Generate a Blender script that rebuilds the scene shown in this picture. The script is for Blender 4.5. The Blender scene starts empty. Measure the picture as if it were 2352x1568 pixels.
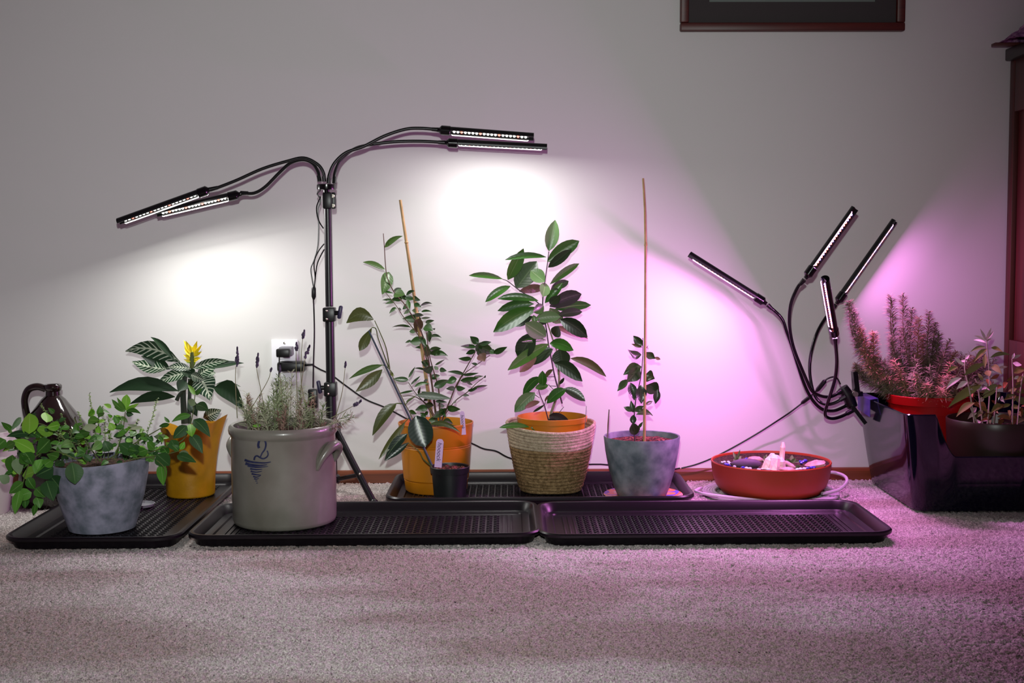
import bpy, math, random
from mathutils import Vector, Matrix, Quaternion
random.seed(7)
R = math.radians
V = Vector
C = bpy.context.scene.collection
SC = bpy.context.scene

# ---------------------------------------------------------------- camera
F = 2935.0                      # focal length in pixels of the 2352 x 1568 frame
CAM = V((0, -3.5, 0.653))
PITCH, ROLL = 4.325, -0.35
cd = bpy.data.cameras.new('camera'); cam = bpy.data.objects.new('camera', cd); C.objects.link(cam)
cd.sensor_width = 36; cd.lens = F / 2352 * 36; cd.clip_start = 0.05
CROT = Matrix.Rotation(R(90 - PITCH), 3, 'X') @ Matrix.Rotation(R(ROLL), 3, 'Z')
cam.matrix_world = Matrix.Translation(CAM) @ CROT.to_4x4()
SC.camera = cam

# ---------------------------------------------------------------- world, flash, exposure
w = bpy.data.worlds.new('world'); SC.world = w; w.use_nodes = True
w.node_tree.nodes['Background'].inputs[0].default_value = (0.5, 0.5, 0.55, 1)
w.node_tree.nodes['Background'].inputs[1].default_value = 0.02
ld = bpy.data.lights.new('camera_flash', 'SPOT')
ld.energy = 170; ld.spot_size = R(72); ld.spot_blend = 1.0; ld.shadow_soft_size = 0.022
ld.color = (0.95, 1.0, 0.965)
flash = bpy.data.objects.new('camera_flash', ld); C.objects.link(flash)
flash.location = CAM + V((-0.02, 0.02, 0.19))
flash.rotation_euler = (R(90 - 6), 0, R(6.5))
SC.view_settings.view_transform = 'Standard'
SC.view_settings.look = 'None'
SC.view_settings.exposure = 0.0
SC.view_settings.gamma = 1.0
SC.view_settings.use_curve_mapping = False
SC.cycles.use_denoising = True
SC.cycles.sample_clamp_indirect = 4.0
SC.cycles.max_bounces = 6
WHITE_W, PURPLE_W = 1.95, 2.6        # watts of one white and one purple bar

# ---------------------------------------------------------------- helpers: pixels to places
def ray(px, py):
    return CROT @ V(((px - 1176) / F, -(py - 784) / F, -1.0))
def at(px, py, D):
    """point seen at pixel (px,py) standing D metres in front of the camera (measured along +Y)"""
    d = ray(px, py); return CAM + d * (D / d.y)
def on_z(px, py, z):
    d = ray(px, py); return CAM + d * ((z - CAM.z) / d.z)
def m_per_px(D): return D / F

# ---------------------------------------------------------------- helpers: materials
def lin(r, g, b):
    f = lambda c: (c / 255 / 12.92) if c / 255 <= 0.04045 else ((c / 255 + 0.055) / 1.055) ** 2.4
    return (f(r), f(g), f(b), 1)
def mat(name, col, rough=0.5, spec=0.5, metal=0.0, noise=None, bump=None, coat=0, sub=0, trans=0):
    """principled material; noise=(scale, colour2, contrast lo, hi, detail); bump=(scale, strength, distance)"""
    m = bpy.data.materials.new(name); m.use_nodes = True
    nt = m.node_tree; b = nt.nodes['Principled BSDF']
    b.inputs['Base Color'].default_value = col
    b.inputs['Roughness'].default_value = rough
    b.inputs['Specular IOR Level'].default_value = spec
    b.inputs['Metallic'].default_value = metal
    b.inputs['Coat Weight'].default_value = coat
    b.inputs['Transmission Weight'].default_value = trans
    if sub:
        b.inputs['Subsurface Weight'].default_value = sub
        b.inputs['Subsurface Radius'].default_value = (0.01, 0.01, 0.01)
    tc = nt.nodes.new('ShaderNodeTexCoord')
    if noise:
        n = nt.nodes.new('ShaderNodeTexNoise'); n.inputs['Scale'].default_value = noise[0]
        n.inputs['Detail'].default_value = noise[4] if len(noise) > 4 else 3
        nt.links.new(tc.outputs['Object'], n.inputs['Vector'])
        r = nt.nodes.new('ShaderNodeValToRGB')
        r.color_ramp.elements[0].position = noise[2]; r.color_ramp.elements[1].position = noise[3]
        r.color_ramp.elements[0].color = col; r.color_ramp.elements[1].color = noise[1]
        nt.links.new(n.outputs['Fac'], r.inputs['Fac']); nt.links.new(r.outputs['Color'], b.inputs['Base Color'])
    if bump:
        n = nt.nodes.new('ShaderNodeTexNoise'); n.inputs['Scale'].default_value = bump[0]
        n.inputs['Detail'].default_value = 3
        nt.links.new(tc.outputs['Object'], n.inputs['Vector'])
        bp = nt.nodes.new('ShaderNodeBump'); bp.inputs['Strength'].default_value = bump[1]; bp.inputs['Distance'].default_value = bump[2]
        nt.links.new(n.outputs['Fac'], bp.inputs['Height']); nt.links.new(bp.outputs['Normal'], b.inputs['Normal'])
    return m
def emit(name, col, strength):
    m = bpy.data.materials.new(name); m.use_nodes = True
    b = m.node_tree.nodes['Principled BSDF']
    b.inputs['Base Color'].default_value = (0.8, 0.8, 0.8, 1)
    b.inputs['Emission Color'].default_value = (*col, 1); b.inputs['Emission Strength'].default_value = strength
    m.cycles.emission_sampling = 'NONE'
    return m
def math_node(nt, op, a, b=None, clamp=False):
    n = nt.nodes.new('ShaderNodeMath'); n.operation = op; n.use_clamp = clamp
    for i, x in enumerate((a, b)):
        if x is None: continue
        if isinstance(x, (int, float)): n.inputs[i].default_value = x
        else: nt.links.new(x, n.inputs[i])
    return n.outputs[0]
def leaf_mat(name, dark, light, rib=None, rough=0.38, spec=0.5, stripes=None, back=None):
    """leaf: colour varies from object to object between dark and light; midrib along u; optional white veins"""
    m = bpy.data.materials.new(name); m.use_nodes = True
    nt = m.node_tree; L = nt.links; b = nt.nodes['Principled BSDF']
    b.inputs['Roughness'].default_value = rough; b.inputs['Specular IOR Level'].default_value = spec
    oi = nt.nodes.new('ShaderNodeObjectInfo')
    mx = nt.nodes.new('ShaderNodeMix'); mx.data_type = 'RGBA'
    mx.inputs[6].default_value = dark; mx.inputs[7].default_value = light
    L.new(oi.outputs['Random'], mx.inputs[0]); col = mx.outputs[2]
    uv = nt.nodes.new('ShaderNodeUVMap'); sp = nt.nodes.new('ShaderNodeSeparateXYZ'); L.new(uv.outputs[0], sp.inputs[0])
    a = math_node(nt, 'MULTIPLY', math_node(nt, 'ABSOLUTE', math_node(nt, 'SUBTRACT', sp.outputs[1], 0.5)), 2.0)
    def mixin(fac, c):
        nonlocal col
        q = nt.nodes.new('ShaderNodeMix'); q.data_type = 'RGBA'; L.new(fac, q.inputs[0]); L.new(col, q.inputs[6]); q.inputs[7].default_value = c
        col = q.outputs[2]
    if stripes:
        fr = math_node(nt, 'FRACT', math_node(nt, 'SUBTRACT', math_node(nt, 'MULTIPLY', sp.outputs[0], 9.0), math_node(nt, 'MULTIPLY', a, 1.6)))
        d = math_node(nt, 'ABSOLUTE', math_node(nt, 'SUBTRACT', fr, 0.5))
        wd = math_node(nt, 'SUBTRACT', 0.23, math_node(nt, 'MULTIPLY', a, 0.12))
        mixin(math_node(nt, 'MULTIPLY', math_node(nt, 'SUBTRACT', wd, d), 14.0, True), stripes)
    if rib:
        mixin(math_node(nt, 'MULTIPLY', math_node(nt, 'SUBTRACT', 0.085 if not stripes else 0.13, a), 16.0, True), rib)
    if back:
        g = nt.nodes.new('ShaderNodeNewGeometry'); mixin(g.outputs['Backfacing'], back)
    L.new(col, b.inputs['Base Color'])
    bp = nt.nodes.new('ShaderNodeBump'); bp.inputs['Strength'].default_value = 0.06; bp.inputs['Distance'].default_value = 0.0006
    fr2 = math_node(nt, 'SINE', math_node(nt, 'MULTIPLY', math_node(nt, 'SUBTRACT', math_node(nt, 'MULTIPLY', sp.outputs[0], 9.0), math_node(nt, 'MULTIPLY', a, 1.6)), 6.283))
    L.new(fr2, bp.inputs['Height']); L.new(bp.outputs[0], b.inputs['Normal'])
    return m

# ---------------------------------------------------------------- helpers: meshes
class MB:
    def __init__(s): s.v = []; s.f = []; s.uv = []
    def add(s, vs, fs, uv=None):
        o = len(s.v); s.v += [V(p) for p in vs]; s.f += [[i + o for i in f] for f in fs]
        s.uv += (uv if uv else [(0, 0)] * len(vs)); return s
    def box(s, c, d, rot=None, ch=0.0):
        """box of full size d centred at c, edges chamfered by ch"""
        c = V(c); h = V(d) / 2; q = rot if rot else Matrix.Identity(3)
        if ch <= 0:
            vs = [q @ V((x * h.x, y * h.y, z * h.z)) + c for x in (-1, 1) for y in (-1, 1) for z in (-1, 1)]
            return s.add(vs, [(0, 1, 3, 2), (4, 6, 7, 5), (0, 4, 5, 1), (2, 3, 7, 6), (0, 2, 6, 4), (1, 5, 7, 3)])
        import bmesh
        bm = bmesh.new(); bmesh.ops.create_cube(bm, size=1)
        for v_ in bm.verts: v_.co = V((v_.co.x * d[0], v_.co.y * d[1], v_.co.z * d[2]))
        bmesh.ops.bevel(bm, geom=bm.edges[:], offset=ch, segments=2, affect='EDGES', profile=0.5)
        bm.verts.index_update()
        s.add([q @ v_.co + c for v_ in bm.verts], [[v_.index for v_ in f.verts] for f in bm.faces]); bm.free(); return s
    def tube(s, pts, r, n=8, smooth=0, cap=True, flat=None):
        """round tube through pts; r is a number or a list; smooth = samples per span of a spline through pts"""
        pts = [V(p) for p in pts]; m = len(pts)
        rs = list(r) if isinstance(r, (list, tuple)) else [r] * m
        if smooth and m > 2:
            P, Q = [], []
            for i in range(m - 1):
                p0, p1, p2, p3 = pts[max(i - 1, 0)], pts[i], pts[i + 1], pts[min(i + 2, m - 1)]
                for k in range(smooth):
                    t = k / smooth
                    P.append(0.5 * ((2 * p1) + (p2 - p0) * t + (2 * p0 - 5 * p1 + 4 * p2 - p3) * t * t + (3 * p1 - p0 - 3 * p2 + p3) * t ** 3))
                    Q.append(rs[i] * (1 - t) + rs[i + 1] * t)
            P.append(pts[-1]); Q.append(rs[-1]); pts, rs, m = P, Q, len(P)
        t0 = (pts[1] - pts[0]).normalized()
        u = t0.orthogonal().normalized(); vs, fs = [], []
        for i in range(m):
            t = (pts[min(i + 1, m - 1)] - pts[max(i - 1, 0)])
            t = t.normalized() if t.length > 1e-9 else t0
            u = u - t * u.dot(t); u = u.normalized() if u.length > 1e-6 else t.orthogonal().normalized()
            b = t.cross(u)
            for k in range(n):
                a = 2 * math.pi * k / n
                vs.append(pts[i] + (u * math.cos(a) + b * math.sin(a)) * rs[i])
        for i in range(m - 1):
            for k in range(n):
                k2 = (k + 1) % n
                fs.append((i * n + k, i * n + k2, (i + 1) * n + k2, (i + 1) * n + k))
        if cap: fs += [list(range(n))[::-1], [(m - 1) * n + k for k in range(n)]]
        return s.add(vs, fs)
    def lathe(s, prof, c=(0, 0, 0), n=48, capb=True, capt=False, warp=None):
        """profile [(r,z)...] turned about the vertical through c; warp(p) -> p moves the points"""
        c = V(c); vs, fs = [], []
        for r, z in prof:
            for k in range(n):
                a = 2 * math.pi * k / n; p = V((r * math.cos(a), r * math.sin(a), z))
                vs.append((warp(p) if warp else p) + c)
        m = len(prof)
        for i in range(m - 1):
            for k in range(n):
                k2 = (k + 1) % n; fs.append((i * n + k, i * n + k2, (i + 1) * n + k2, (i + 1) * n + k))
        if capb: fs.append(list(range(n))[::-1])
        if capt: fs.append([(m - 1) * n + k for k in range(n)])
        return s.add(vs, fs)
    def ball(s, c, r, sub=8, sq=(1, 1, 1), rot=None, jit=0):
        c = V(c); n = sub; vs = []; fs = []
        for i in range(n + 1):
            th = math.pi * i / n
            for k in range(n * 2):
                a = math.pi * k / n
                j = 1 + random.uniform(-jit, jit) if jit and 0 < i < n else 1
                p = V((math.sin(th) * math.cos(a) * sq[0], math.sin(th) * math.sin(a) * sq[1], math.cos(th) * sq[2])) * r * j
                vs.append((rot @ p if rot else p) + c)
        w2 = n * 2
        for i in range(n):
            for k in range(w2):
                k2 = (k + 1) % w2; fs.append((i * w2 + k, (i + 1) * w2 + k, (i + 1) * w2 + k2, i * w2 + k2))
        return s.add(vs, fs)
    def mesh(s, name, m, smooth=True, origin=None):
        me = bpy.data.meshes.new(name)
        o = origin if origin else V((0, 0, 0))
        me.from_pydata([tuple(p - o) for p in s.v], [], s.f)
        me.materials.append(m)
        if any(u != (0, 0) for u in s.uv):
            l = me.uv_layers.new(name='UVMap')
            buf = []
            for p in me.loops: buf += s.uv[p.vertex_index]
            l.data.foreach_set('uv', buf)
        if smooth:
            me.shade_smooth() if hasattr(me, 'shade_smooth') else me.polygons.foreach_set('use_smooth', [True] * len(me.polygons))
        me.update(); return me
    def obj(s, name, m, parent=None, smooth=True, angle=40):
        """link as one mesh object; a child is stored relative to the base of its thing"""
        o = bpy.data.objects.new(name, s.mesh(name, m, smooth, base_of(parent) if parent else None))
        C.objects.link(o)
        if parent: o.parent = parent
        if smooth and angle: sharp(o.data, angle)
        return o
def sharp(me, ang):
    me.set_sharp_from_angle(angle=R(ang))
def base_of(o):
    while o.parent: o = o.parent
    return o.location.copy()
def tag(o, label, cat, group=None):
    o['label'] = label; o['category'] = cat
    if group: o['group'] = group
    return o
def thing(name, label, cat, loc, group=None):
    o = bpy.data.objects.new(name, None); C.objects.link(o); o.location = loc; o.empty_display_size = 0.03
    return tag(o, label, cat, group)
def solo(name, mb, m, label, cat, loc, group=None, smooth=True):
    """a thing that is one mesh, its origin at its base"""
    o = bpy.data.objects.new(name, mb.mesh(name, m, smooth, V(loc))); C.objects.link(o); o.location = loc
    if smooth: sharp(o.data, 40)
    return tag(o, label, cat, group)
def struct(name, mb, m, parent=None, smooth=False):
    o = mb.obj(name, m, parent, smooth)
    if not parent: o['kind'] = 'structure'
    return o

# leaves ----------------------------------------------------------------
SHAPES = {
    'ovate': lambda t: math.sin(math.pi * t ** 0.72) ** 0.85,
    'ellip': lambda t: math.sin(math.pi * t ** 0.92) ** 0.72,
    'round': lambda t: math.sin(math.pi * t) ** 0.5,
    'lance': lambda t: math.sin(math.pi * t ** 0.85) ** 1.0,
    'blunt': lambda t: math.sin(math.pi * t ** 1.05) ** 0.6,
    'obov': lambda t: math.sin(math.pi * t ** 1.35) ** 0.75,
    'needle': lambda t: math.sin(math.pi * min(t + 0.12, 1) ** 0.9) ** 0.6,
}
def leaf_geo(mb, base, tip, width, shape='ovate', n=None, bend=None, fold=0.25, wave=0.0, seg=7):
    """blade from base to tip; n = normal; bend = vector the middle is moved by"""
    base, tip = V(base), V(tip); ax = tip - base
    if n is None: n = CAM - base
    lat = ax.cross(n).normalized(); bend = bend if bend else V((0, 0, 0)); f = SHAPES[shape]
    vs, uv, fs = [], [], []; cols = (-1, -0.5, 0, 0.5, 1); ph = random.random() * 6
    for i in range(seg + 1):
        t = i / seg; c = base + ax * t + bend * (4 * t * (1 - t))
        tan = (ax + bend * (4 - 8 * t)).normalized(); nn = lat.cross(tan).normalized()
        if nn.dot(n) < 0: nn = -nn
        hw = max(f(min(max(t, 0.0), 1.0)), 0.05) * width / 2
        for q in cols:
            h = abs(q) * fold * hw + wave * width * math.sin(t * 9 + ph + q) * abs(q)
            vs.append(c + lat * (q * hw) + nn * h); uv.append((t, q * 0.5 + 0.5))
    k = len(cols)
    for i in range(seg):
        for j in range(k - 1): fs.append((i * k + j, i * k + j + 1, (i + 1) * k + j + 1, (i + 1) * k + j))
    mb.add(vs, fs, uv)
def leaf(root, m, base, tip, width, shape='ovate', roll=0, bend=None, fold=0.25, wave=0, name='leaf', seg=7):
    ax = (V(tip) - V(base)).normalized(); n = (CAM - V(base)); n = (n - ax * n.dot(ax)).normalized()
    n = Quaternion(ax, roll) @ n
    mb = MB(); leaf_geo(mb, base, tip, width / max(math.cos(roll), 0.5), shape, n, bend, fold, wave, seg)
    return mb.obj(name, m, root, True, 0)
class Crop:
    """places given in the pixels of an enlarged crop of the frame"""
    def __init__(s, x0, y0, k): s.x0, s.y0, s.k = x0, y0, k
    def p(s, x, y, D): return at(s.x0 + x / s.k, s.y0 + y / s.k, D)
    def mpp(s, D): return m_per_px(D) / s.k
def leaves(root, crop, m, items, D, shape='ovate', dj=0.02, rolls=0.5, fold=0.25, dmax=3.465, wave=0.0):
    """items: (bx,by,tx,ty,w[,bend[,material[,shape]]]) in crop pixels"""
    for it in items:
        bx, by, tx, ty, wd = it[:5]; bd = it[5] if len(it) > 5 else 0
        mm = it[6] if len(it) > 6 and it[6] else m; sh = it[7] if len(it) > 7 and it[7] else shape
        d0 = min(D + random.uniform(-dj, dj) * 0.5, dmax); d1 = min(d0 + random.uniform(-dj, dj), dmax)
        a, b = crop.p(bx, by, d0), crop.p(tx, ty, d1); s = crop.mpp(D)
        leaf(root, mm, a, b, wd * s, sh, random.uniform(-rolls, rolls), V((0, random.uniform(-.004, .004), bd * s)), fold, wave)
def stem(root, crop, pts, D, r0, r1, m, name='stem', dd=None):
    n = len(pts); P = [crop.p(x, y, (D if dd is None else D + (dd - D) * i / (n - 1))) for i, (x, y) in enumerate(pts)]
    return MB().tube(P, [r0 + (r1 - r0) * i / (n - 1) for i in range(n)], 6, 4).obj(name, m, root)
FULL = Crop(0, 0, 1)

# ---------------------------------------------------------------- materials
M = {}
M['wall'] = mat('wall_paint', lin(209, 209, 206), 0.75, 0.25, bump=(420, 0.06, 0.001))
M['ceiling'] = mat('ceiling_paint', lin(220, 218, 214), 0.8, 0.2)
def wood(name, c1, c2, rough=0.4, axis=0, scale=6):
    m = bpy.data.materials.new(name); m.use_nodes = True; nt = m.node_tree; b = nt.nodes['Principled BSDF']
    b.inputs['Roughness'].default_value = rough
    tc = nt.nodes.new('ShaderNodeTexCoord'); mp = nt.nodes.new('ShaderNodeMapping')
    sc_ = [60.0, 60.0, 60.0]; sc_[axis] = 2.0; mp.inputs['Scale'].default_value = sc_
    nt.links.new(tc.outputs['Object'], mp.inputs[0])
    n = nt.nodes.new('ShaderNodeTexNoise'); n.inputs['Scale'].default_value = 1.0; n.inputs['Detail'].default_value = 5; n.inputs['Distortion'].default_value = 0.6
    nt.links.new(mp.outputs[0], n.inputs['Vector'])
    r = nt.nodes.new('ShaderNodeValToRGB'); r.color_ramp.elements[0].color = c1; r.color_ramp.elements[1].color = c2
    r.color_ramp.elements[0].position = 0.3; r.color_ramp.elements[1].position = 0.7
    nt.links.new(n.outputs['Fac'], r.inputs[0]); nt.links.new(r.outputs[0], b.inputs['Base Color']); return m
M['skirting'] = wood('skirting_wood', lin(88, 42, 22), lin(122, 62, 34), 0.35)
M['frame_wood'] = wood('frame_wood', lin(62, 18, 13), lin(88, 30, 20), 0.45)
M['cabinet'] = wood('cabinet_wood', lin(56, 14, 10), lin(78, 24, 14), 0.45, 2)
M['cabinet_top'] = wood('cabinet_top_wood', lin(26, 16, 12), lin(40, 24, 18), 0.4, 1)
def carpet():
    m = bpy.data.materials.new('carpet_pile'); m.use_nodes = True; nt = m.node_tree; L = nt.links; b = nt.nodes['Principled BSDF']
    b.inputs['Roughness'].default_value = 0.95; b.inputs['Specular IOR Level'].default_value = 0.1
    b.inputs['Sheen Weight'].default_value = 0.2
    tc = nt.nodes.new('ShaderNodeTexCoord')
    def noise(s, d, mpsc=None):
        n = nt.nodes.new('ShaderNodeTexNoise'); n.inputs['Scale'].default_value = s; n.inputs['Detail'].default_value = d
        src = tc.outputs['Object']
        if mpsc:
            mp = nt.nodes.new('ShaderNodeMapping'); mp.inputs['Scale'].default_value = mpsc; mp.inputs['Rotation'].default_value = (0, 0, 0.35)
            L.new(src, mp.inputs[0]); src = mp.outputs[0]
        L.new(src, n.inputs['Vector']); return n.outputs['Fac']
    fine = noise(330, 3); big = noise(2.2, 3, (0.7, 1.6, 1))
    r = nt.nodes.new('ShaderNodeValToRGB'); r.color_ramp.elements[0].position = 0.33; r.color_ramp.elements[1].position = 0.70
    r.color_ramp.elements[0].color = lin(128, 116, 113); r.color_ramp.elements[1].color = lin(232, 224, 220)
    L.new(fine, r.inputs[0])
    r2 = nt.nodes.new('ShaderNodeValToRGB'); r2.color_ramp.elements[0].position = 0.44; r2.color_ramp.elements[1].position = 0.58
    r2.color_ramp.elements[0].color = lin(208, 192, 190); r2.color_ramp.elements[1].color = lin(250, 250, 250)
    L.new(big, r2.inputs[0])
    mx = nt.nodes.new('ShaderNodeMix'); mx.data_type = 'RGBA'; mx.blend_type = 'MULTIPLY'; mx.inputs[0].default_value = 1
    L.new(r.outputs[0], mx.inputs[6]); L.new(r2.outputs[0], mx.inputs[7]); L.new(mx.outputs[2], b.inputs['Base Color'])
    bp = nt.nodes.new('ShaderNodeBump'); bp.inputs['Strength'].default_value = 0.4; bp.inputs['Distance'].default_value = 0.003
    L.new(fine, bp.inputs['Height']); L.new(bp.outputs[0], b.inputs['Normal']); return m
M['carpet'] = carpet()
M['black'] = mat('black_plastic', lin(10, 10, 12), 0.38, 0.45)
M['black_gloss'] = mat('glossy_black_plastic', lin(6, 6, 8), 0.18, 0.5)
M['pole'] = mat('black_painted_steel', lin(14, 15, 18), 0.35, 0.5)
M['knob'] = mat('dark_violet_plastic', lin(38, 32, 66), 0.4)
M['steel'] = mat('bright_steel', lin(210, 205, 190), 0.25, 0.5, 1.0)
M['tray'] = mat('black_tray_plastic', lin(14, 10, 15), 0.34, 0.3, bump=(900, 0.05, 0.0005))
M['led_white'] = emit('led_white', (1, 1, 0.90), 4)
M['led_red'] = emit('led_red', (1, 0.14, 0.05), 2.5)
M['led_pink'] = emit('led_pink', (1, 0.15, 0.14), 5)
M['led_violet'] = emit('led_violet', (0.42, 0.24, 1), 4)
M['rail_white'] = emit('rail_white', (1, 0.97, 0.95), 1.6)
M['rail_pink'] = emit('rail_pink', (1, 0.62, 0.9), 1.3)
M['board'] = mat('led_board', lin(34, 38, 30), 0.5)
M['orange'] = mat('orange_plastic', lin(182, 112, 12), 0.42, 0.5)
M['red'] = mat('red_plastic', lin(170, 14, 16), 0.35, 0.5)
M['terracotta'] = mat('terracotta_plastic', lin(158, 54, 26), 0.5, 0.4)
M['brown'] = mat('brown_glazed', lin(46, 32, 24), 0.35, 0.5)
M['navy'] = mat('navy_plastic', lin(9, 9, 26), 0.09, 0.5)
M['violet'] = mat('violet_reflection', lin(74, 62, 140), 0.3, 0.5)
M['soil'] = mat('soil', lin(40, 28, 22), 0.95, 0.2, noise=(160, lin(92, 66, 56), 0.4, 0.75), bump=(180, 1.0, 0.006))
M['soil_red'] = mat('bark_soil', lin(58, 24, 22), 0.9, 0.3, noise=(150, lin(150, 78, 70), 0.45, 0.7), bump=(160, 1.0, 0.008))
M['resin'] = mat('blue_grey_resin', lin(96, 102, 114), 0.65, 0.3, noise=(30, lin(150, 148, 168), 0.35, 0.65, 8), bump=(60, 0.15, 0.002))
M['resin_dark'] = mat('slate_resin', lin(76, 88, 96), 0.6, 0.4, noise=(30, lin(124, 132, 140), 0.35, 0.7, 8), bump=(60, 0.15, 0.002))
M['stoneware'] = mat('salt_glaze_stoneware', lin(104, 100, 90), 0.3, 0.5, noise=(9, lin(130, 127, 118), 0.3, 0.7, 5), bump=(14, 0.12, 0.004), coat=0.3)
M['cobalt'] = mat('cobalt_slip', lin(30, 36, 72), 0.4, noise=(90, lin(56, 62, 92), 0.4, 0.8))
M['jug'] = mat('dark_brown_glaze', lin(26, 14, 12), 0.08, 0.7, coat=0.6)
M['foil'] = mat('yellow_wrap', lin(160, 112, 8), 0.4, 0.4, noise=(30, lin(176, 126, 12), 0.3, 0.7), bump=(40, 0.3, 0.004))
M['nursery'] = mat('dark_nursery_plastic', lin(11, 17, 17), 0.45, 0.5)
M['clay'] = mat('reddish_nursery_plastic', lin(134, 72, 52), 0.6)
M['cane'] = mat('bamboo', lin(146, 118, 74), 0.5, 0.4, noise=(40, lin(174, 144, 96), 0.3, 0.7))
M['slate_stake'] = mat('blue_grey_stake', lin(46, 64, 74), 0.5)
M['tagm'] = mat('lilac_tag_plastic', lin(216, 186, 226), 0.4)
M['ink'] = mat('purple_ink', lin(70, 34, 84), 0.6)
M['white_plastic'] = mat('white_plastic', lin(228, 228, 234), 0.35)
M['grey_plastic'] = mat('grey_plastic', lin(120, 120, 126), 0.45)
M['dull_white'] = mat('off_white_plastic', lin(196, 188, 186), 0.5)
M['rope_cream'] = mat('cream_rope', lin(158, 143, 118), 0.9, 0.1, noise=(120, lin(192, 178, 152), 0.3, 0.7), bump=(260, 0.8, 0.004))
M['rope_tan'] = mat('seagrass_rope', lin(108, 86, 56), 0.9, 0.1, noise=(110, lin(160, 134, 96), 0.3, 0.7), bump=(220, 0.9, 0.005))
M['cable_grey'] = mat('grey_white_cable', lin(188, 182, 190), 0.45)
M['gem_blue'] = mat('blue_glass', lin(50, 50, 170), 0.05, 0.8, coat=0.5)
M['gem_clear'] = mat('pale_glass', lin(200, 205, 225), 0.05, 0.9, coat=0.6)
M['stone_pink'] = mat('pinkish_stone', lin(140, 104, 100), 0.7, 0.3, noise=(40, lin(212, 178, 170), 0.3, 0.7), bump=(60, 0.4, 0.004))
M['stone_dark'] = mat('slate_stone', lin(78, 66, 84), 0.6, 0.3, bump=(50, 0.3, 0.004))
M['quartz'] = mat('white_quartz', lin(222, 208, 190), 0.3, 0.5, noise=(50, lin(232, 196, 186), 0.35, 0.7), bump=(70, 0.5, 0.004))
M['wood_stem'] = mat('brown_stem', lin(88, 66, 56), 0.7, 0.3)
M['green_stem'] = mat('green_stem', lin(86, 98, 52), 0.6, 0.3)
M['grey_stem'] = mat('grey_green_stem', lin(128, 126, 96), 0.8, 0.2)
M['mat_board'] = mat('dark_mat_board', lin(66, 62, 62), 0.95, 0.2)
M['print'] = mat('grey_print', lin(110, 120, 114), 0.6, 0.3)
M['cloth'] = mat('purple_cloth', lin(128, 84, 130), 0.9, 0.1, noise=(70, lin(186, 140, 176), 0.4, 0.6), bump=(120, 0.8, 0.006))

# ================================================================ THE SETTING
X0, X1, Y0, ZC = -2.3, 2.5, -4.6, 2.45
struct('wall_back', MB().box(((X0 + X1) / 2, 0.05, ZC / 2), (X1 - X0 + 0.2, 0.1, ZC)), M['wall'])
struct('wall_left', MB().box((X0 - 0.05, Y0 / 2, ZC / 2), (0.1, -Y0, ZC)), M['wall'])
struct('wall_right', MB().box((X1 + 0.05, Y0 / 2, ZC / 2), (0.1, -Y0, ZC)), M['wall'])
struct('wall_front', MB().box(((X0 + X1) / 2, Y0 - 0.05, ZC / 2), (X1 - X0 + 0.2, 0.1, ZC)), M['wall'])
struct('ceiling', MB().box(((X0 + X1) / 2, Y0 / 2, ZC + 0.05), (X1 - X0 + 0.2, -Y0 + 0.2, 0.1)), M['ceiling'])
fl_ = struct('floor', MB().box(((X0 + X1) / 2, Y0 / 2, -0.056), (X1 - X0 + 0.2, -Y0 + 0.2, 0.1)), M['carpet'])
def pile():
    import numpy as np
    rg = np.random.default_rng(4)
    ys = []; y = -2.6
    while y < -0.006: ys.append(y); y += 0.0031 if y < -0.75 else 0.0046
    xs = np.arange(-1.62, 1.62, 0.0036); ys = np.array(ys); nx, ny = len(xs), len(ys)
    X, Yg = np.meshgrid(xs, ys)
    X = X + rg.uniform(-0.0016, 0.0016, X.shape); Yg = Yg + rg.uniform(-0.0014, 0.0014, X.shape)
    Z = -0.0045 + 0.0078 * rg.random(X.shape) ** 1.1
    co = np.stack([X, Yg, Z], -1).reshape(-1, 3).astype(np.float32)
    i = np.arange(ny - 1)[:, None] * nx + np.arange(nx - 1)[None, :]
    q = np.stack([i, i + 1, i + nx + 1, i + nx], -1).reshape(-1, 4).astype(np.int32)
    me = bpy.data.meshes.new('carpet_pile'); me.vertices.add(len(co)); me.vertices.foreach_set('co', co.ravel())
    me.loops.add(q.size); me.loops.foreach_set('vertex_index', q.ravel()); me.polygons.add(len(q))
    me.polygons.foreach_set('loop_start', np.arange(0, q.size, 4, dtype=np.int32)); me.update(calc_edges=True)
    me.materials.append(M['carpet']); o = bpy.data.objects.new('carpet_pile', me); C.objects.link(o); o.parent = fl_; o['kind'] = 'stuff'
pile()
def skirting(x0, x1):
    prof = [(0, 0), (-0.012, 0), (-0.012, 0.026), (-0.009, 0.032), (-0.003, 0.034), (0, 0.034)]
    vs = [V((x, y, z)) for x in (x0, x1) for y, z in prof]; n = len(prof)
    return MB().add(vs, [(i, (i + 1) % n, n + (i + 1) % n, n + i) for i in range(n)] + [list(range(n))[::-1], [n + i for i in range(n)]])
struct('baseboard_back', skirting(X0, X1), M['skirting'])

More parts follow.
